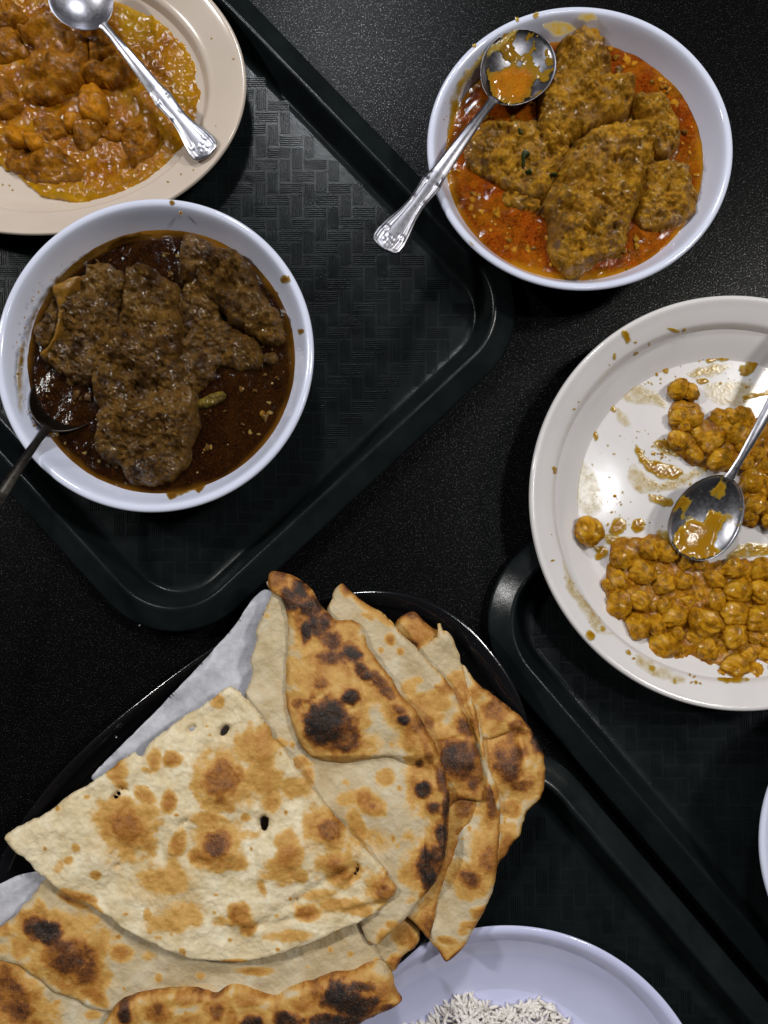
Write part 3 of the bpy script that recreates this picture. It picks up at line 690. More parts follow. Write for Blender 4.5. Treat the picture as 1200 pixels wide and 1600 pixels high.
items = [(zs([(490,810),(520,830),(560,880),(640,900),(720,930),(745,960),(700,990),(600,980),(540,930),(500,880),(480,840)]), .85),
         (zs([(560,1065),(620,1075),(690,1100),(690,1140),(620,1130),(565,1100)]), .75),
         (zs([(590,780),(650,775),(700,800),(740,840),(860,900),(860,950),(760,880),(650,860),(590,820)]), .7),
         (zs([(600,350),(650,340),(680,350),(680,385),(650,425),(610,400),(590,385)]), .95),
         (zs([(860,350),(900,330),(940,290),(990,260),(1050,290),(1030,330),(980,360),(920,360),(880,365)]), .7),
         (zs([(1050,300),(1100,285),(1115,305),(1070,325)]), .8), (zs([(1040,390),(1080,365),(1140,350),(1150,380),(1100,430),(1060,440)]), .8),
         (zs([(810,455),(870,450),(880,475),(830,480)]), .8), (zs([(1060,540),(1110,525),(1160,530),(1210,500),(1210,540),(1130,555),(1070,560)]), .8),
         (zs([(410,200),(440,190),(465,230),(450,265),(425,245)]), .9), (zs([(480,320),(505,305),(510,350),(490,380),(478,350)]), .8),
         (zs([(420,390),(440,370),(458,420),(450,460),(410,455)]), .8), (zs([(370,320),(385,310),(385,350),(365,345)]), .55),
         (zs([(95,880),(130,865),(170,830),(205,825),(208,855),(160,880),(130,900),(135,960),(110,985),(97,950)]), .9),
         (zs([(262,735),(285,735),(290,775),(270,790)]), .95), (zs([(290,585),(330,570),(385,600),(380,635),(340,610),(300,600)]), .75),
         (zs([(660,180),(690,175),(725,190),(720,210),(680,200)]), .5), (zs([(745,180),(762,178),(760,205),(745,200)]), .5),
         (zs([(50,930),(70,928),(68,965),(50,960)]), .85),
         (zq([(285,120),(340,95),(370,130),(360,190),(300,215),(265,180)]), .8), (zq([(395,135),(440,110),(480,120),(478,175),(440,200),(400,180)]), .85), (zq([(230,200),(300,210),(500,220),(560,170),(640,200),(640,260),(480,260),(300,290),(250,260)]), .5),
         (zq([(150,255),(190,270),(250,275),(268,310),(240,350),(185,360),(190,310)]), .9),
         (zq([(20,130),(45,145),(45,190),(25,190)]), .6), (zq([(130,780),(160,760),(185,790),(180,820),(145,828),(128,805)]), .85), (zq([(210,745),(240,735),(255,760),(230,780)]), .6),
         (zq([(145,430),(180,430),(190,455),(160,470),(143,455)]), .7), (zq([(85,460),(115,455),(118,478),(95,480)]), .6), (zq([(365,880),(395,885),(400,915),(370,910)]), .55), (zq([(500,965),(545,980),(535,1015),(505,1005)]), .5), (zq([(640,1050),(660,1045),(665,1085),(645,1085)]), .4),
         (zq([(930,1005),(1100,1050),(1000,1080),(900,1060)]), .6), (zq([(1080,250),(1200,260),(1200,330),(960,345),(1000,290)]), .5),
         (zs([(90,1170),(125,1165),(140,1195),(110,1230),(85,1210)]), .9),
         # pale oily stains
         (zs([(360,520),(480,470),(600,520),(660,580),(650,610),(560,600),(480,590),(400,560)]), .17), (zs([(390,600),(460,660),(470,700),(430,715),(380,660)]), .18),
         (zs([(860,480),(1000,460),(1150,480),(1100,590),(960,600),(870,560)]), .16), (zs([(120,850),(230,900),(330,1080),(260,1200),(130,1100),(90,980)]), .14),
         (zs([(480,900),(620,1000),(880,900),(860,960),(700,1050),(500,1060),(440,980)]), .22), (zs([(760,420),(900,370),(1000,380),(940,430),(800,450)]), .3),
         (zq([(0,260),(60,330),(150,560),(260,760),(300,790),(200,790),(80,620),(0,480)]), .17), (zq([(430,900),(560,960),(720,1050),(690,1090),(520,1040),(420,960)]), .16),
         ]
random.seed(5)
for k in range(46):
    a = random.uniform(100, 262); rr = random.choice([random.uniform(.60, .84), random.uniform(.84, .93)]); x = 1152 + 325 * rr * math.cos(R(a)); y = 784 - 325 * rr * math.sin(R(a))
    s_ = random.choice([1.3, 1.8, 2.3, 3.2]); items.append((blob(x, y, s_, s_ * random.uniform(.7, 1.8), random.uniform(0, 180)), random.uniform(.45, .9)))
for (cx, cy, sx, sy, n_, th_) in [(1115, 560, 60, 22, 34, .55), (1030, 590, 60, 40, 20, .5), (1010, 700, 60, 40, 34, .5), (960, 790, 40, 30, 22, .55), (1060, 760, 60, 25, 30, .5), (985, 820, 40, 15, 26, .6), (900, 900, 40, 60, 14, .5), (1150, 590, 40, 30, 18, .6), (1030, 710, 25, 12, 20, .7)]:
    for k in range(n_):
        s_ = random.choice([.9, 1.2, 1.6, 2.4]); items.append((blob(random.gauss(cx, sx * .5), random.gauss(cy, sy * .5), s_, s_ * random.uniform(.7, 1.5), random.uniform(0, 180), 7), random.uniform(.5, 1) * th_ * 1.4))
film("sauce_smear", items, zplate, "amber sauce smears and droplets on the chickpea plate", seed=300)
# bowl 1 splashes
items = [(z3([(1008,330),(1040,318),(1053,345),(1030,355),(1010,350)]), .9), (z3([(990,380),(1003,385),(1000,405),(988,398)]), .7), (z3([(1072,520),(1090,514),(1096,530),(1080,540)]), .7), (z3([(610,55),(625,50),(632,65),(618,72)]), .75), (z3([(643,95),(655,90),(658,103),(648,108)]), .7),
         (z3([(600,1110),(640,1090),(700,1075),(745,1060),(735,1090),(700,1100),(650,1120),(610,1135)]), .95), (z3([(700,1080),(745,1050),(740,1085),(715,1115)]), 1.0), (z3([(800,1020),(860,985),(930,925),(940,940),(880,990),(820,1030)]), .75), (z3([(520,1085),(580,1085),(570,1105),(540,1105)]), .8),
         (z3([(385,215),(420,195),(480,172),(560,175),(640,190),(650,215),(600,222),(500,215),(420,235),(390,240)]), .8), (z3([(90,560),(105,480),(150,400),(200,330),(280,260),(390,205),(400,225),(310,280),(220,350),(150,440),(115,520),(95,600)]), .42), (z3([(60,700),(70,580),(95,560),(85,700),(80,820),(65,800)]), .42),
         (z3([(960,400),(990,430),(1020,500),(1035,580),(1030,640),(1015,600),(1000,480)]), .5), (z3([(1000,860),(1030,760),(1035,640),(1045,700),(1030,800),(985,890)]), .35)]
random.seed(8)
for k in range(30):
    a = random.uniform(120, 210); rr = random.uniform(.845, .9); s_ = random.choice([1.0, 1.4, 2.0])
    items.append((blob(243 + 245 * rr * math.cos(R(a)), 565 - 245 * rr * math.sin(R(a)), s_, s_ * random.uniform(.7, 1.6), random.uniform(0, 180), 7), random.uniform(.5, .9)))
M_FILM1 = m_film("dark_sauce_film", (0.50, 0.42, 0.18), (0.30, 0.17, 0.025), (0.17, 0.07, 0.008))
film("sauce_splash", items, zbowl1, "brown sauce splashes on the inner wall and rim of the dark curry bowl", seed=500, mat=M_FILM1, hmul=.6)
items = [(z2([(510,38),(525,33),(532,45),(520,55),(508,48)]), .75), (z2([(458,52),(470,50),(473,62),(462,65)]), .75), (z2([(332,130),(345,128),(345,140),(334,140)]), .7),
         (z2([(265,300),(290,240),(330,190),(380,140),(440,95),(470,85),(430,130),(360,190),(320,250),(290,310),(270,380)]), .32), (z2([(262,420),(268,330),(300,260),(295,330),(280,420)]), .55), (z2([(640,40),(690,35),(700,60),(650,65)]), .25), (z2([(540,70),(600,60),(640,85),(590,110),(560,100)]), .35),
         (z2([(300,650),(330,690),(420,760),(500,790),(420,775),(330,715)]), .4), (z2([(1005,420),(1012,500),(990,600),(975,620),(1000,520)]), .25)]
for k in range(30):
    a = random.uniform(105, 190); rr = random.uniform(.84, .95); s_ = random.choice([.9, 1.2, 1.8])
    items.append((blob(905 + 238 * rr * math.cos(R(a)), 238 - 222 * rr * math.sin(R(a)), s_, s_ * random.uniform(.7, 1.6), random.uniform(0, 180), 7), random.uniform(.4, .8)))
film("sauce_splash", items, zbowl2, "yellow oil splashes on the rim of the orange curry bowl", seed=700, hmul=.5)
items = []
for (x, y) in [(365, 92), (337, 197), (283, 272), (302, 265), (262, 284), (15, 290), (4, 288), (20, 297), (330, 60)]:
    items.append((blob(x, y, 1.9, 1.7, 0, 7), .65))
film("sauce_splash", items, zplat, "small sauce droplets dotted along the beige platter rim", seed=800)

# shreds, spice grains and oil drops floating on the gravies
def inside(px, py, cx, cy, rx, ry): return ((px - cx) / rx) ** 2 + ((py - cy) / ry) ** 2 < 1
M_OIL = m_film("floating_oil", (0.60, 0.30, 0.03), (0.50, 0.22, 0.012), (0.42, 0.16, 0.006))
def scatter(seed, cx, cy, rx, ry, n, smin, smax, th, edge=0.0):
    random.seed(seed); out = []
    for k in range(n):
        a = random.uniform(0, 360); q = random.uniform(.86, .985) if random.random() < edge else math.sqrt(random.random()) * .97
        s_ = random.uniform(smin, smax) * random.choice([.7, 1, 1, 1.5])
        out.append((blob(cx + rx * q * math.cos(R(a)), cy + ry * q * math.sin(R(a)), s_, s_ * random.uniform(.6, 1.6), random.uniform(0, 180), 8, .4), random.uniform(*th)))
    return out
flat1 = lambda x, y: g1 + .0004 + 0 * x
flat2 = lambda x, y: g2 + .0005 + 0 * x
film("meat_shreds", scatter(61, 247, 566, 196, 188, 110, 1.6, 4.6, (.8, 1)), flat1, "tiny meat crumbs floating on the dark gravy", mat=M_DARKM, seed=900, hmul=2.2, step=1.2)
film("floating_oil", scatter(62, 247, 566, 200, 192, 60, 1.2, 3.4, (.25, .6), .6), flat1, "small amber oil drops along the edge of the dark gravy", mat=M_FILM1, seed=950, hmul=.4, step=1.0)
film("meat_shreds", scatter(63, 902, 246, 190, 176, 130, 1.8, 5.2, (.8, 1)), flat2, "small meat shreds and spice crumbs floating on the orange gravy", mat=M_YM, seed=1000, hmul=2.2, step=1.2)
film("floating_oil", scatter(64, 902, 246, 194, 180, 120, 1.4, 5.0, (.2, .55), .45), flat2, "yellow-orange oil drops on the orange gravy", mat=M_OIL, seed=1100, hmul=.4, step=1.0)

# herb flecks in the orange curry (coriander)
M_HERB = m_food("coriander_green", (0.008, 0.012, 0.003), (0.018, 0.028, 0.005), (0.035, 0.045, 0.009), 300, .3, .6, 700, .2, .3)
for k, (pts, lab) in enumerate([
    (z2([(480,430),(505,435),(508,445),(492,455),(488,490),(478,500),(476,460)]), "thin dark coriander strand on the meat below the spoon"),
    (z2([(465,370),(480,375),(485,395),(470,400)]), "small coriander leaf near the spoon's neck"),
    (z2([(560,503),(590,505),(585,515),(565,514)]), "coriander bit in the middle of the orange curry"),
    (z2([(485,500),(508,490),(512,505),(495,512)]), "dark coriander bit left of the middle of the orange curry")]):
    chunk(pts, g2 + .0105, .0015, M_HERB, lab, "coriander_leaf", "herb", seed=900 + k, step=1.0, ew=3, jit=1, rough=.05, grow=.72, dep=.002)

# ------------------------------------------------------------ spoons
def spoon(label, c_px, t_px, zc, zt, La, Wb, zdepth, kind='scroll', roll=0.0, grp="steel spoons", M_STEEL=None):
    M_STEEL = M_STEEL or globals()['M_STEEL']
    """c_px bowl centre, t_px handle tip (photo px), zc / zt their heights; La half length, Wb half width of the bowl"""
    c = P3(*c_px, zc); t = P3(*t_px, zt)
    ex = (t - c); Lh = ex.length; ex.normalize()
    ey = Vector((0, 0, 1)).cross(ex).normalized(); ez = ex.cross(ey).normalized()
    if roll: q = Matrix.Rotation(roll, 3, ex); ey = q @ ey; ez = q @ ez
    root = empty("spoon", c); tag(root, label, "spoon", grp)
    th = .0011
    def loc(x, y, z): return c + ex * x + ey * y + ez * z
    # bowl
    na, nb = 56, 36; V = []; Fc = []
    for side in (0, 1):
        for i in range(na + 1):
            u = -1 + 2 * i / na; s_ = La * u
            egg = math.sqrt(max(0, 1 - u * u)) * (1 + .10 * -u); wv = Wb * egg
            neck = .0026 * max(0, (u - .80) / .20) ** 1.5 if u > .8 else 0
            wv = max(wv, neck)
            for j in range(nb + 1):
                v = -1 + 2 * j / nb
                y = wv * v
                rr = (u * u + (1 - u * u) * v * v)
                z = -zdepth * (1 - rr) ** .8 if rr < 1 else 0
                lip = .0005 * max(0, 1 - abs(1 - rr) / .10)
                V.append(loc(s_, y, z + lip - (th if side else 0)))
    m = (na + 1) * (nb + 1)
    for i in range(na):
        for j in range(nb):
            a = i * (nb + 1) + j; f = (a, a + nb + 1, a + nb + 2, a + 1)
            Fc.append(f); Fc.append(tuple(k + m for k in f[::-1]))
    bd = [i * (nb + 1) for i in range(na + 1)] + [na * (nb + 1) + j for j in range(1, nb + 1)] + [i * (nb + 1) + nb for i in range(na - 1, -1, -1)] + [j for j in range(nb - 1, 0, -1)]
    for k in range(len(bd)):
        a, b = bd[k], bd[(k + 1) % len(bd)]; Fc.append((b, a, a + m, b + m))
    mk("spoon_bowl", V, Fc, M_STEEL, root, c)
    # handle
    if kind == 'scroll':
        S = [(0, .0034), (.03, .0026), (.10, .0024), (.20, .0030), (.40, .0040), (.50, .0046), (.54, .0052), (.57, .0060), (.61, .0055), (.66, .0050), (.71, .0047), (.78, .0057), (.86, .0078), (.92, .0090), (.96, .0088), (.98, .0074), (.993, .0046), (1.0, .0006)]
    else:
        S = [(0, .0032), (.04, .0024), (.12, .0021), (.4, .0030), (.7, .0044), (.9, .0065), (.97, .0060), (1.0, .001)]
    sx = np.array([a for a, b in S]); sw = np.array([b for a, b in S])
    x0 = La * .93; L = Lh - x0; nh, nw = 150, 32; V = []; Fc = []
    for side in (0, 1):
        for i in range(nh + 1):
            f = 1 - (1 - i / nh) ** 1.0
            wv = float(np.interp(f, sx, sw))
            x = x0 + L * f
            zb_ = .0007 * 0 + .0030 * math.sin(min(1, f / .5) * math.pi) * .6      # gentle arch behind the neck
            for j in range(nw + 1):
                v = -1 + 2 * j / nw; y = wv * v
                z = zb_ + .0009 * (1 - v * v)
                if side == 0 and kind == 'scroll':
                    av = abs(v)
                    k1 = math.exp(-((av - .74) / .08) ** 2) * .00034
                    k2 = math.exp(-((av - .50) / .06) ** 2) * .00016
                    gate = 1 if f > .52 else (f > .2) * .35
                    z += (k1 + k2 * (f > .56)) * gate * (f < .97)
                    # shell scrolls at the shoulder and near the end
                    z += .0003 * math.exp(-((f - .575) / .012) ** 2) * (av > .4) + .0003 * math.exp(-((f - .69) / .015) ** 2) * (av > .5)
                    # flower: centre dot and ring of petals
                    dx = (f - .945) * L; d = math.hypot(dx, y); an = math.atan2(y, dx)
                    if d < .0055: z += .0003 * math.exp(-(d / .0009) ** 2) + .0003 * math.exp(-((d - .0026) / .0009) ** 2) * (.5 + .5 * math.cos(5 * an))
                    d2 = math.hypot((f - .90) * L, av * wv - .0052)
                    z += .0003 * math.exp(-((d2 - .0013) / .0005) ** 2)
                if side: z = zb_ - .0009
                V.append(loc(x, y, z))
    m = (nh + 1) * (nw + 1)
    for i in range(nh):
        for j in range(nw):
            a = i * (nw + 1) + j; f = (a, a + nw + 1, a + nw + 2, a + 1); Fc.append(f); Fc.append(tuple(k + m for k in f[::-1]))
    bd = [i * (nw + 1) for i in range(nh + 1)] + [nh * (nw + 1) + j for j in range(1, nw + 1)] + [i * (nw + 1) + nw for i in range(nh - 1, -1, -1)] + [j for j in range(nw - 1, 0, -1)]
    for k in range(len(bd)):
        a, b = bd[k], bd[(k + 1) % len(bd)]; Fc.append((b, a, a + m, b + m))
    mk("handle", V, Fc, M_STEEL, root, c)
    return root, loc
spoon("steel spoon with flower-tipped handle lying across the beige platter", (128, -2), (327, 243), .034, .0285, 56 / F * .515, 51 / F * .515, .0075)
_, loc2 = spoon("steel spoon holding orange sauce in the upper right bowl, handle over the rim", (808, 106), (597, 389), .0505, .066, 72 / F * .50, 58 / F * .50, .0085, roll=R(-3), M_STEEL=M_STEEL_DIM_REFL)
spoon("steel spoon with painted dark reflection sunk in the dark curry bowl, handle leaving at the left edge", (106, 622), (-80, 890), .0320, .104, 70 / F * .515, 56 / F * .515, .0075, kind='plain', roll=R(-10), M_STEEL=M_STEEL_DARK_REFL)
_, loc3 = spoon("steel spoon with sauce traces among the chickpeas", (1105, 808), (1290, 480), .0400, .060, 71 / F * .51, 54 / F * .51, .0080, kind='plain')
# sauce held in two of the spoons
def in_spoon(loc, La, Wb, zd, spots_, lvl, mat, label, seed, wob=.25):
    n = 46; V = []; T = []; idx = {}
    for i in range(n + 1):
        for j in range(n + 1):
            u = -1 + 2 * i / n; v = -1 + 2 * j / n
            if u * u + v * v > .97: continue
            egg = (1 + .10 * -u); rr = u * u + v * v
            zf = -zd * (1 - min(rr, 1)) ** .8
            f = 0
            for (cu, cv, ru, rv) in spots_: f = max(f, 1 - math.hypot((u - cu) / ru, (v - cv) / rv))
            f = f + wob * float(fbm(np.array([u * 10.]), np.array([v * 10.]), 3.5, 3, seed)[0])
            if f < 0: continue
            z = zf + .0003 + min(.0045, f * .009) * lvl
            idx[i, j] = len(V); V.append(loc(La * u, Wb * egg * v, z)); T.append(min(1, f * 2.5))
    Fc = [(idx[i, j], idx[i + 1, j], idx[i + 1, j + 1], idx[i, j + 1]) for i in range(n) for j in range(n) if all(k in idx for k in ((i, j), (i + 1, j), (i + 1, j + 1), (i, j + 1)))]
    V = np.array([tuple(v) for v in V]); o = mk("spoonful_of_sauce", V, Fc, mat, None, V.mean(0), attrs={"thin": 1 - np.array(T) if mat is not M_FILM else T})
    tag(o, label, "sauce", None, "stuff")
M_SPO = m_gravy("bright_orange_sauce", (0.28, 0.075, 0.003), (0.42, 0.15, 0.006), (0.2, 0.12, 0.012), 0.12, (0.6, 0.3, 0.04), .35)
in_spoon(loc2, 72 / F * .50, 58 / F * .50, .0085, [(.25, .15, .60, .62), (.45, .1, .5, .7)], 1.0, M_SPO, "bright orange sauce lying in the upper right bowl's spoon", 3)
in_spoon(loc3, 71 / F * .51, 54 / F * .51, .0080, [(-.45, -.1, .55, .75), (-.1, -.3, .5, .4)], .35, M_FILM, "amber sauce traces in the chickpea spoon", 6, .6)

# ------------------------------------------------------------ oval pan
pcx, pcy = 403.4, 1311.6
ZP = .0195; HP = .0135
pp = P3(pcx, pcy, ZP + HP)
axp, ayp = 458.4 / F * (CAMH - ZP - HP), 279.4 / F * (CAMH - ZP - HP)
pf = dens([(.80, 0), (.84, 0), (.87, .002), (.955, .0085), (.985, .0115), (.998, .0122), (1.0, .0131), (.990, .0137), (.975, .0131), (.945, .0105), (.925, .0070), (.88, .0030), (.84, .0018), (.60, .0016), (.02, .0016)], 4)
pan = lathe("oval_pan", pf, pp.x, pp.y, ZP, M_PAN, axp, ayp, ang=.6636, n=260, sup=2.4)
tag(pan, "oval black glossy pan holding the flatbreads on paper", "pan")

# paper liner
def sheet(name, outline, zb, thick, mat, label=None, cat=None, group=None, parent=None, step=2.6, edge=12, jit=2.0, seed=0, L=(), ch=None, tilt=(0, 0), wav=.0030, fine=.00045, holes=(), cref=None, js=14, cr=None, extra=None, kind=None, wob=.35):
    poly = smooth_poly(outline, 4, jit, seed, js)
    hs = [smooth_poly(h, 1.5, 2.2, seed + 5, 4) for h in holes]
    X, Y, D, q = gridsheet(poly, step, hs)
    cx, cy = cref or poly.mean(0)
    zbase = zb + tilt[0] * (X - cx) + tilt[1] * (Y - cy) + lumps(X, Y, L) + wav * fbm(X, Y, 70, 3, seed + 1)
    if extra is not None: zbase = zbase + extra(X, Y)
    t = np.clip(D / edge, 0, 1); pr = np.sqrt(np.clip(1 - (1 - t) ** 2, 0, 1))
    zt = zbase + thick * (.15 + .85 * pr) + t * (fine * fbm(X, Y, 12, 4, seed + 2) + fine * .4 * fbm(X, Y, 4.5, 2, seed + 3))
    at = {}
    if ch is not None:
        rs = random.Random(seed); b0, b1_ = poly.min(0), poly.max(0)
        ch = list(ch) + [(rs.uniform(b0[0], b1_[0]), rs.uniform(b0[1], b1_[1]), rs.uniform(2.2, 6), rs.uniform(2.2, 6), rs.uniform(.16, .40)) for _ in range(int((b1_[0] - b0[0]) * (b1_[1] - b0[1]) / 3000))]
        c = spots(X, Y, ch, seed + 4, wob)
        # blistered spots stand slightly proud
        zt = zt + np.clip(c, 0, .8) * .0009
        rim = np.clip(1 - D / 7, 0, 1) * (cr if cr is not None else .12)
        at["char"] = np.clip(c + rim * (.6 + .6 * fbm(X, Y, 25, 3, seed + 8)), 0, 1)
    o = solid(name, X, Y, zt, zbase, q, zb, mat, parent, at)
    if label: tag(o, label, cat, group, kind)
    return o
def crum(X, Y):
    r1 = -abs(fbm(X * 1.0, Y * .6, 60, 2, 71)) * .005; return r1 + .0015 * fbm(X + Y, (X - Y) * .3, 30, 2, 73)
sheet("paper_liner", [(418,922),(360,985),(300,1052),(220,1135),(143,1213),(160,1228),(190,1225),(185,1300),(110,1350),(62,1360),(20,1372),(-10,1388),(-60,1420),(-60,1560),(100,1590),(300,1560),(480,1400),(520,1200),(470,1020)], ZP + .0168, .0004, M_PAPER,
      "wrinkled grey-white paper lining the black pan under the flatbreads", "paper", seed=601, step=4, edge=2, jit=1.2, wav=.002, extra=crum, fine=.0003, L=[])

# ------------------------------------------------------------ flatbreads
gn = "charred flatbreads in the black pan"
def bread(label, loc_px, z):
    r = empty("flatbread", P3(*loc_px, z)); tag(r, label, "flatbread", gn); return r
K4 = lambda off, p: Z(off, 4.0, p)
# rightmost
r4 = bread("rightmost flatbread, brown pocket bulging over the pan's right rim", (760, 1200), .033)
sheet("lower_fold", [(690,1000),(715,1030),(740,1062),(770,1085),(800,1106),(828,1138),(846,1170),(851,1200),(845,1243),(822,1268),(812,1300),(797,1322),(777,1351),(765,1360),(740,1340),(690,1250),(650,1150),(660,1020)], .0345, .005, M_NAAN_SHADED, parent=r4, seed=611, cr=.45, jit=3,
      ch=[(745,1075,18,30,.42,40),(770,1110,30,24,.62,20),(735,1060,14,40,.35),(790,1185,38,42,.66),(805,1140,26,12,.55),(838,1160,16,26,.72),(812,1222,28,13,.62),(797,1258,18,15,.42),(788,1320,14,34,.45,20),(842,1210,10,40,.32),(750,1125,20,20,.35),(785,1290,22,10,.28),(800,1205,40,30,.3)],
      L=[(800,1120,30,18,.004),(795,1190,34,40,.005),(812,1160,6,26,-.003,-10),(770,1280,14,50,.003)])
sheet("pocket_flap", [(722,1040),(742,1064),(770,1087),(800,1108),(822,1134),(828,1143),(808,1140),(790,1146),(762,1154),(745,1150),(730,1110)], .0390, .0035, M_NAAN_SHADED, parent=r4, seed=612, cr=.3, jit=2,
      ch=[(772,1110,30,22,.6,20),(745,1080,14,26,.38,30),(805,1130,18,10,.62),(755,1140,14,6,.2)], L=[(785,1120,26,18,.002)])
# third
r3 = bread("narrow flatbread with a torn tip, left of the rightmost one", (700, 1180), .036)
sheet("rear_fold", [(635,958),(645,955),(655,961),(664,972),(690,990),(700,1000),(690,1030),(665,1045),(640,1010),(615,980)], .0350, .003, M_NAAN_SHADED, parent=r3, seed=613, cr=.5, jit=2, ch=[(655,985,36,30,.38),(640,1005,16,14,.55),(643,962,14,8,.5)], L=[(655,990,20,20,.003)])
sheet("front_fold", [(683,975),(688,974),(693,988),(698,985),(708,998),(720,1035),(732,1075),(745,1110),(757,1160),(763,1200),(778,1230),(782,1262),(779,1305),(775,1355),(766,1395),(752,1425),(740,1452),(724,1478),(697,1499),(683,1482),(669,1465),(665,1440),(680,1400),(690,1340),(690,1250),(680,1150),(660,1060),(650,1020),(665,1005),(682,992)], .0385, .0038, M_NAAN_SHADED, parent=r3, seed=614, cr=.22, jit=2,
      ch=[(718,1082,16,28,.45),(712,1060,20,14,.35),(737,1128,12,16,.5),(767,1245,16,32,.72),(733,1367,21,17,.62,25),(762,1338,20,26,.5),(748,1420,18,14,.42),(700,1465,20,9,.38,10),(712,1490,26,9,.72,-35),(735,1440,18,8,.35),(775,1300,8,20,.35),(700,1120,12,30,.25),(722,1450,10,8,.25),(755,1380,20,6,.3,-30)],
      L=[(740,1120,6,80,.004,-12),(735,1360,34,60,.004),(760,1240,14,50,.002)])
sheet("crimped_edge", [(733,1080),(742,1108),(754,1150),(762,1195),(778,1232),(782,1262),(776,1268),(766,1240),(752,1205),(745,1160),(738,1120)], .0425, .0030, M_NAAN_SHADED, parent=r3, seed=615, cr=.12, jit=1.5, edge=5,
      ch=[(756,1170,7,14,.3),(772,1240,8,18,.45),(742,1110,6,16,.25)])
# second
r2 = bread("flatbread with a big dark brown patch, second from the large blistered one", (650, 1150), .040)
sheet("lower_fold", [(700,1235),(745,1240),(742,1270),(728,1298),(708,1345),(688,1395),(671,1463),(655,1448),(637,1430),(610,1400),(600,1300),(650,1240)], .0415, .003, M_NAAN_SHADED, parent=r2, seed=616, cr=.25, jit=2,
      ch=[(715,1295,26,40,.30,30),(717,1297,12,10,.48),(690,1360,18,60,.36,25),(672,1440,12,22,.5,-10),(705,1330,8,36,.42,25),(650,1420,10,10,.1),(725,1260,20,20,.6)])
sheet("upper_fold", [(533,911),(546,922),(575,945),(600,958),(624,985),(650,1012),(676,1040),(701,1066),(716,1098),(733,1130),(745,1165),(752,1200),(757,1243),(748,1252),(730,1248),(712,1252),(700,1262),(680,1260),(640,1200),(600,1120),(560,1060),(515,985),(511,950),(519,938),(522,925)], .0455, .0036, M_NAAN_SHADED, parent=r2, seed=617, cr=.22, jit=2.2, tilt=(-.00000, 0),
      ch=[(610,997,10,12,.42),(595,1015,6,6,.3),(626,1017,7,7,.35),(541,922,9,14,.42,-30),(570,945,26,8,.30,40),(600,968,22,7,.30,40),(655,1095,42,24,.30),(640,1075,20,20,.25),(700,1070,16,26,.38,30),(730,1135,22,22,.66),(712,1185,38,40,.80),(672,1127,12,16,.55),(680,1100,40,16,.32),(705,1245,30,14,.55),(740,1210,16,34,.62),(652,1062,14,8,.28),(576,962,14,6,.25,20)],
      L=[(712,1190,30,34,.003),(700,1156,40,5,-.0016,-12),(600,1000,50,60,.001)])
# tail piece under the big one
r6 = bread("golden end of a flatbread poking out above the rice dish", (620, 1480), .034)
sheet("crust", [(637,1431),(648,1440),(657,1454),(655,1470),(648,1482),(632,1492),(624,1505),(612,1519),(600,1505),(570,1480),(560,1440),(600,1420)], .036, .004, M_NAAN_SHADED, parent=r6, seed=618, cr=.4, jit=2, ch=[(632,1455,24,30,.34),(618,1500,12,16,.42),(645,1470,10,16,.45)])
# big blistered bread
FLAP = [(434,905,24,18,.52),(430,915,18,18,.40),(455,935,20,26,.86,-30),(470,925,22,24,.9,-30),(487,948,26,22,.92,40),(480,985,12,24,.88),(500,975,26,26,.80,40),(520,1000,34,20,.74,40),(515,1025,24,18,.62),(548,1020,30,20,.95,40),(565,1045,28,14,.90,45),(590,1060,26,12,.72,45),(605,1080,22,12,.66,45),(622,1105,20,11,.62,45),(632,1121,13,12,1.0),
          (515,1120,46,50,.98),(548,1088,19,17,.98),(503,1065,14,14,.66),(467,1096,11,11,.58),(540,1155,36,24,.78,-20),(500,1145,26,22,.85),(500,1060,56,40,.26),(555,1085,36,36,.26),(480,1110,30,46,.30),(470,960,14,46,.45),(460,1040,12,20,.22),
          (645,1130,20,26,.50,45),(640,1155,18,22,.36),(655,1191,9,9,.80),(640,1186,12,12,.34),(668,1175,10,30,.52,-20),(662,1232,17,18,.92),(677,1258,16,14,.80),(688,1215,11,34,.72,-10),(696,1260,9,44,.88),(690,1310,12,40,.86),(668,1360,15,42,1.0),(680,1335,14,30,.9),(665,1345,20,34,.85),(640,1225,9,20,.1),(660,1395,10,12,.45)]
r1 = bread("large flatbread with a black blister and charred right edge", (560, 1180), .046)
sheet("lower_fold", [(419,908),(424,930),(412,955),(398,988),(401,1000),(393,1030),(395,1050),(388,1068),(382,1088),(400,1130),(430,1170),(480,1240),(530,1320),(560,1400),(560,1440),(575,1470),(590,1477),(602,1462),(622,1445),(640,1425),(665,1395),(688,1362),(697,1330),(701,1290),(700,1240),(680,1180),(650,1120),(600,1060),(540,1000),(480,940)], .0475, .0035, M_NAAN_SHADED, parent=r1, seed=621, cr=.08, jit=2.5,
      ch=[(602,1212,18,16,.30),(540,1220,9,7,.26),(570,1245,16,18,.42),(582,1255,8,6,.55),(545,1245,24,14,.24),(600,1268,7,6,.2),(470,1190,14,10,.42),(480,1215,12,22,.30),(585,1310,30,26,.20),(560,1290,16,40,.28,-20),(440,1158,14,8,.25),(600,1460,16,18,.30),(612,1440,12,8,.4),(416,945,5,5,.25),(418,962,5,5,.2),(450,1100,10,30,.12),(570,1330,10,30,.24),(598,1390,10,14,.2)] + [q for q in FLAP if q[0] > 636 and q[1] > 1180],
      L=[(620,1300,30,90,.002)])
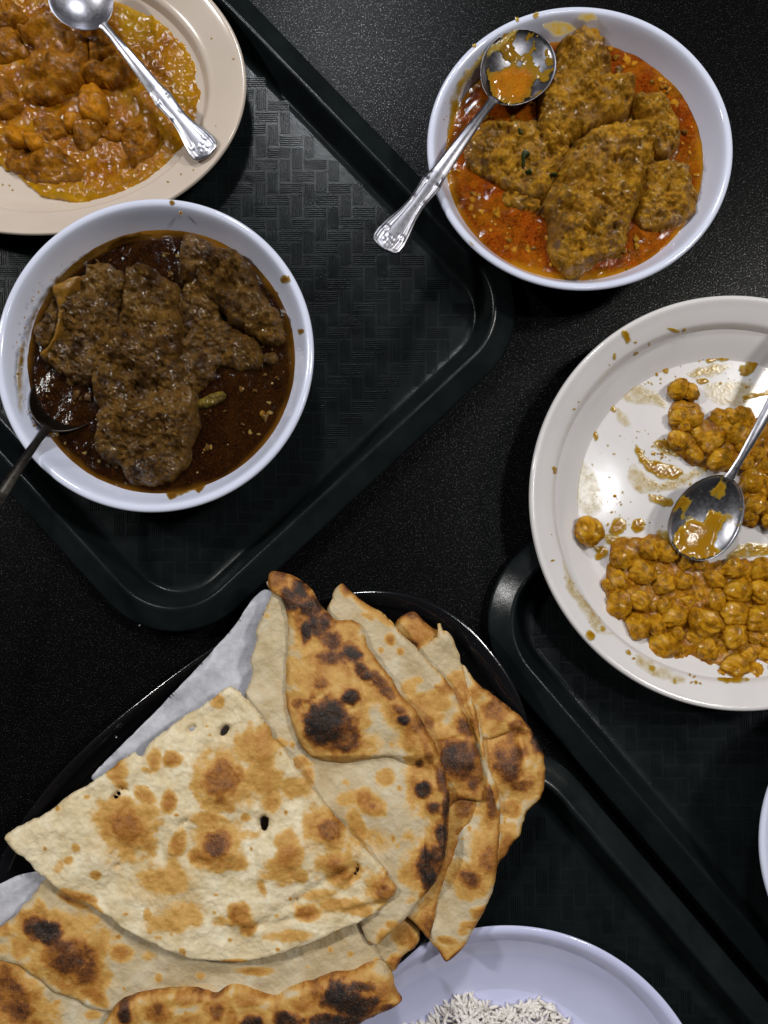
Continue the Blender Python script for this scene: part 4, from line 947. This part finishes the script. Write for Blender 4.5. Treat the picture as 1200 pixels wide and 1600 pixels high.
sheet("upper_fold", [(419,909),(421,898),(428,892),(440,894),(458,899),(475,910),(488,922),(499,942),(512,955),(526,968),(545,968),(560,975),(571,993),(577,1015),(593,1035),(612,1060),(630,1090),(650,1108),(668,1140),(684,1172),(697,1212),(702,1250),(698,1275),(697,1310),(692,1342),(681,1372),(665,1394),(654,1408),(656,1370),(656,1322),(652,1260),(644,1215),(626,1196),(612,1183),(592,1184),(560,1192),(530,1195),(497,1188),(475,1172),(464,1148),(455,1125),(447,1090),(447,1045),(450,1000),(448,960),(440,935),(424,925)], .0515, .0042, M_NAAN_SHADED, parent=r1, seed=621, cr=.25, jit=2, edge=12,
      ch=FLAP,
      extra=lambda X, Y: -.0054 * np.clip((Y - 1178) / 22, 0, 1) * np.clip((690 - X) / 34, 0, 1),
      L=[(520,1110,52,60,.0060),(548,1085,14,14,.0015),(470,940,24,26,.003),(640,1130,20,60,.003,-30),(565,1062,4,22,-.0012,-15),(505,1035,8,30,.001)])
# bottom breads
r5 = bread("flatbread at the bottom left corner, brown-blistered and under the folded one", (60, 1560), .034)
sheet("crust", [(-40,1440),(0,1452),(60,1480),(160,1540),(260,1600),(300,1640),(-60,1660),(-60,1500)], .0350, .0035, M_NAAN_SHADED, parent=r5, seed=630, cr=.05, jit=2, ch=[(18,1545,38,66,.60,-25),(5,1490,20,40,.35),(60,1600,22,30,.5),(40,1575,30,26,.66),(62,1560,10,40,.3),(150,1580,14,8,.3)], L=[(20,1540,50,80,.004)])
rb = bread("long folded flatbread across the bottom, under the big triangle, black char at its right end", (330, 1520), .040)
sheet("lower_fold", [(77,1372),(50,1402),(25,1428),(6,1445),(-30,1462),(-60,1475),(-40,1496),(8,1500),(36,1508),(60,1524),(88,1548),(120,1562),(150,1578),(175,1582),(210,1600),(400,1620),(560,1600),(600,1520),(592,1490),(588,1478),(570,1455),(560,1430),(500,1400),(300,1400),(150,1385)], .0405, .0040, M_NAAN_SHADED, parent=rb, seed=631, cr=.10, jit=2.2,
      ch=[(80,1450,38,24,.95,15),(112,1488,52,46,.68,40),(62,1440,24,18,.72),(38,1474,16,24,.32),(140,1515,28,26,.62),(150,1550,34,14,.40,35),(100,1530,40,14,.34,35),(195,1485,22,17,.42),(10,1448,14,12,.32),(250,1523,7,9,.3),(315,1520,8,7,.26),(400,1512,36,9,.32),(118,1403,30,8,.45,25),(210,1440,30,6,.4,30),(300,1540,60,8,.10),(235,1490,16,10,.2),(548,1486,6,6,.2),(10,1478,14,10,.2)],
      L=[(100,1480,60,50,.003,30)])
sheet("front_roll", [(172,1584),(188,1562),(215,1550),(250,1542),(285,1539),(312,1543),(338,1548),(350,1541),(366,1535),(386,1539),(412,1550),(432,1552),(448,1542),(470,1532),(505,1521),(525,1512),(550,1512),(575,1502),(598,1500),(613,1518),(618,1540),(629,1558),(624,1566),(600,1578),(575,1590),(545,1602),(400,1640),(150,1640)], .0430, .0060, M_NAAN_SHADED, parent=rb, seed=632, cr=.35, jit=2.4, edge=16,
      ch=[(200,1575,13,22,.82),(250,1570,30,24,.45),(252,1565,14,16,.55),(300,1552,32,14,.42),(342,1575,16,18,.60),(300,1585,40,14,.35),(390,1555,30,18,.40),(397,1592,26,14,.95),(365,1585,14,20,.45),(455,1585,34,18,.92),(480,1560,34,20,.45),(500,1540,24,20,.50),(542,1552,56,32,1.0,12),(520,1585,50,18,.95),(560,1532,36,12,.8),(600,1545,22,26,.48),(605,1565,18,10,.72),(590,1585,30,8,.45),(350,1565,14,30,.3),(540,1598,16,6,.4)],
      L=[(542,1555,60,30,.002)])
# big triangle on top
rt = bread("triangular folded flatbread lying on top, golden spots and small torn holes", (330, 1300), .052)
Tch = [(347,1218,32,40,.62),(345,1225,48,52,.30),(203,1290,34,30,.50),(205,1292,44,36,.30),(343,1315,26,30,.66,30),(340,1335,44,30,.40),(372,1345,22,16,.32),(320,1335,26,20,.40),(405,1168,40,40,.33),(410,1215,34,34,.32),(464,1228,26,22,.26),(425,1250,20,24,.30),(420,1142,30,16,.28),
       (517,1293,24,22,.60),(520,1300,30,36,.34),(528,1350,21,18,.56),(455,1335,24,28,.42),(440,1355,32,26,.32),(448,1310,22,20,.28),(470,1365,14,16,.26),(267,1247,13,21,.40),(229,1240,22,14,.34,35),(272,1184,17,14,.36),(243,1186,13,20,.34),(187,1205,18,22,.34),(192,1222,12,12,.3),
       (280,1317,15,26,.38,20),(256,1372,50,28,.26),(272,1360,16,34,.28),(375,1425,20,22,.46,20),(388,1445,16,18,.42),(288,1425,44,26,.24),(265,1440,40,16,.26),(232,1428,8,14,.26),(600,1391,20,17,.50),(480,1424,24,14,.46),(535,1412,48,14,.30),(455,1460,44,12,.26),(560,1420,30,12,.28),(410,1383,8,16,.25,-20),
       (341,1096,13,14,.30),(152,1365,10,10,.34),(122,1321,9,9,.26),(110,1341,10,8,.24),(125,1398,34,9,.40,20),(95,1352,10,14,.2,30),(330,1275,36,10,.34,8),(318,1278,26,12,.30),(385,1275,10,9,.28),(385,1302,24,10,.20),(345,1250,40,8,.28),(238,1323,8,7,.26),(230,1200,8,5,.3),(530,1400,60,6,.1),(500,1395,34,10,.24,-8),(430,1145,16,16,.25),(345,1435,16,12,.2),(370,1500,26,5,.35),(150,1415,20,5,.3,35),(170,1330,60,50,.07),(255,1395,70,30,.10)]
holes = [[(408,1278),(415,1274),(420,1281),(419,1292),(413,1298),(408,1294)], [(348,1136),(356,1133),(359,1137),(354,1147),(347,1151),(344,1146)], [(296,1138),(303,1133),(305,1138),(299,1144),(295,1143)],
         [(557,1352),(562,1350),(560,1362),(554,1371),(550,1373),(555,1361)], [(179,1243),(185,1236),(189,1240),(184,1248),(180,1248)], [(190,1230),(200,1232),(201,1235),(191,1233)], [(282,1288),(291,1279),(292,1282),(284,1290)], [(459,1414),(464,1404),(465,1407),(461,1415)], [(183,1350),(187,1349),(185,1354)]]
fold = lambda X, Y: -.0015 * np.exp(-((Y - (1345 + .62 * (560 - X)) ) / 9) ** 2) * (X > 400) * (X < 560) - .0012 * np.exp(-((Y - (1440 - .18 * (X - 430))) / 6) ** 2) * (X > 380)
sheet("crust", [(7,1308),(20,1297),(37,1287),(60,1276),(78,1267),(98,1249),(115,1237),(145,1222),(175,1200),(190,1188),(204,1178),(212,1175),(219,1183),(226,1176),(229,1168),(235,1160),(258,1142),(280,1125),(305,1110),(330,1092),(348,1078),(359,1071),(372,1079),(382,1088),(395,1102),(405,1115),(415,1128),(425,1142),(427,1152),(436,1158),(450,1175),(463,1196),(480,1218),(488,1229),(505,1252),(530,1280),(546,1297),(560,1312),(577,1332),(592,1347),(605,1362),(607,1370),(614,1377),(620,1388),(612,1402),(592,1424),(562,1440),(530,1455),(492,1472),(440,1490),(400,1500),(367,1504),(330,1500),(297,1496),(265,1484),(220,1464),(195,1450),(175,1436),(142,1416),(107,1399),(77,1375),(57,1360),(38,1342),(19,1325)], .0530, .0032, M_NAAN, parent=rt, seed=640, cr=.06, jit=2.2, js=9, step=2.3, edge=8, ch=Tch, holes=holes, wob=.3,
      L=[(347,1220,32,36,.0030),(203,1290,32,30,.0030),(345,1330,32,28,.0026),(519,1297,22,24,.0026),(528,1350,18,16,.0022),(405,1180,34,56,.0024),(448,1340,30,34,.0018),(260,1380,44,30,.0018),(380,1434,22,20,.002),(115,1330,60,20,-.001,-30),(560,1410,60,10,.002,-20)], extra=fold, fine=.0007)

# ------------------------------------------------------------ rice dish
rz = P3(795, 1783, .031); RR = 312 / F * (CAMH - .031)
prr = dens([(a * RR, b) for a, b in [(.50, 0), (.53, 0), (.545, .003), (.60, .005), (.80, .014), (.94, .0255), (.985, .0280), (1.0, .0290), (.994, .0298), (.980, .0300), (.960, .0292), (.935, .0265), (.86, .0170), (.74, .0090), (.62, .0055), (.40, .0040), (.02, .0038)]], 4)
o = lathe("dish", prr, rz.x, rz.y, BZ - .0005, M_LAV, n=200)
tag(o, "lavender-white round dish of rice at the bottom edge", "dish")
V = []; Fc = []
rmx, rmy = P(775, 1773, .02)
g0, gf = ico(1)
g0 = np.array(g0); gfa = np.array(gf)
GV = []; GF = []; nn = 0
for k in range(3000):
    a = random.uniform(20, 165) if k < 2600 else random.uniform(0, 360); rr = math.sqrt(random.random()) if k >= 1500 else random.uniform(.66, 1.12)
    x = rmx + .062 * rr * math.cos(R(a)) * 1.25; y = rmy + .060 * rr * math.sin(R(a)) + .004 * math.sin(a * .2)
    z = .0100 + .0125 * math.sqrt(max(0, 1 - rr * rr)) + random.uniform(-.0004, .0022) - .003 * (rr > .97)
    l = random.uniform(.0036, .0056); w_ = random.uniform(.0009, .0013)
    Rm = (Matrix.Rotation(random.uniform(0, 6.28), 3, 'Z') @ Matrix.Rotation(random.uniform(-.28, .28), 3, 'Y'))
    v = g0 * np.array([l, w_, w_]); v[:, 2] += (v[:, 0] ** 2) * 25 * random.uniform(-1, 1)
    v = v @ np.array(Rm).T + np.array([x, y, z]); GV.append(v); GF.append(gfa + nn); nn += len(v)
o = mk("rice", np.vstack(GV), np.vstack(GF), M_RICE, None, (float(rmx), float(rmy), .006)); tag(o, "heap of cooked white rice in the lavender dish at the bottom edge", "rice", None, "stuff")
nr_ = 40; V = [(rmx, rmy, .0235)]; Fc = []
for i in range(1, 11):
    for k in range(nr_):
        a = 2 * math.pi * k / nr_; t = i / 10
        V.append((rmx + .074 * t * math.cos(a), rmy + .057 * t * math.sin(a), .0085 + .0125 * math.sqrt(max(0, 1 - t * t)) - (.003 if i == 10 else 0)))
for k in range(nr_): Fc.append((0, 1 + k, 1 + (k + 1) % nr_))
for i in range(9):
    for k in range(nr_):
        j = (k + 1) % nr_; Fc.append((1 + i * nr_ + k, 1 + (i + 1) * nr_ + k, 1 + (i + 1) * nr_ + j, 1 + i * nr_ + j))
o = mk("rice_bed", V, Fc, M_RICE, None, (float(rmx), float(rmy), .006)); tag(o, "packed rice under the loose top grains of the rice heap", "rice", None, "stuff")

# ------------------------------------------------------------ bowl at the far right edge
e = P3(1437, 1322, .052); RE = 244 / F * (CAMH - .052)
o = lathe("bowl", bowl_prof(RE, .052 - BZ), e.x, e.y, BZ, M_BOWL); tag(o, "white bowl whose rim just enters the picture at the lower right edge", "bowl", "white melamine bowls")
# crumbs on the table
for (x, y, lab) in [(219, 977, "tiny pale crumb on the black table below the left tray"), (182, 1152, "tiny yellow crumb in the black pan left of the paper")]:
    p_ = P3(x, y, .0 if y < 1000 else ZP + .008)
    v = g0 * np.array([.0008, .0006, .0005]) * (1 + .3 * rng.standard_normal((len(g0), 1))) + np.array([p_.x, p_.y, p_.z + .0004])
    tag(mk("crumb", v, gf, M_RICE, None, (p_.x, p_.y, p_.z)), lab, "crumb")
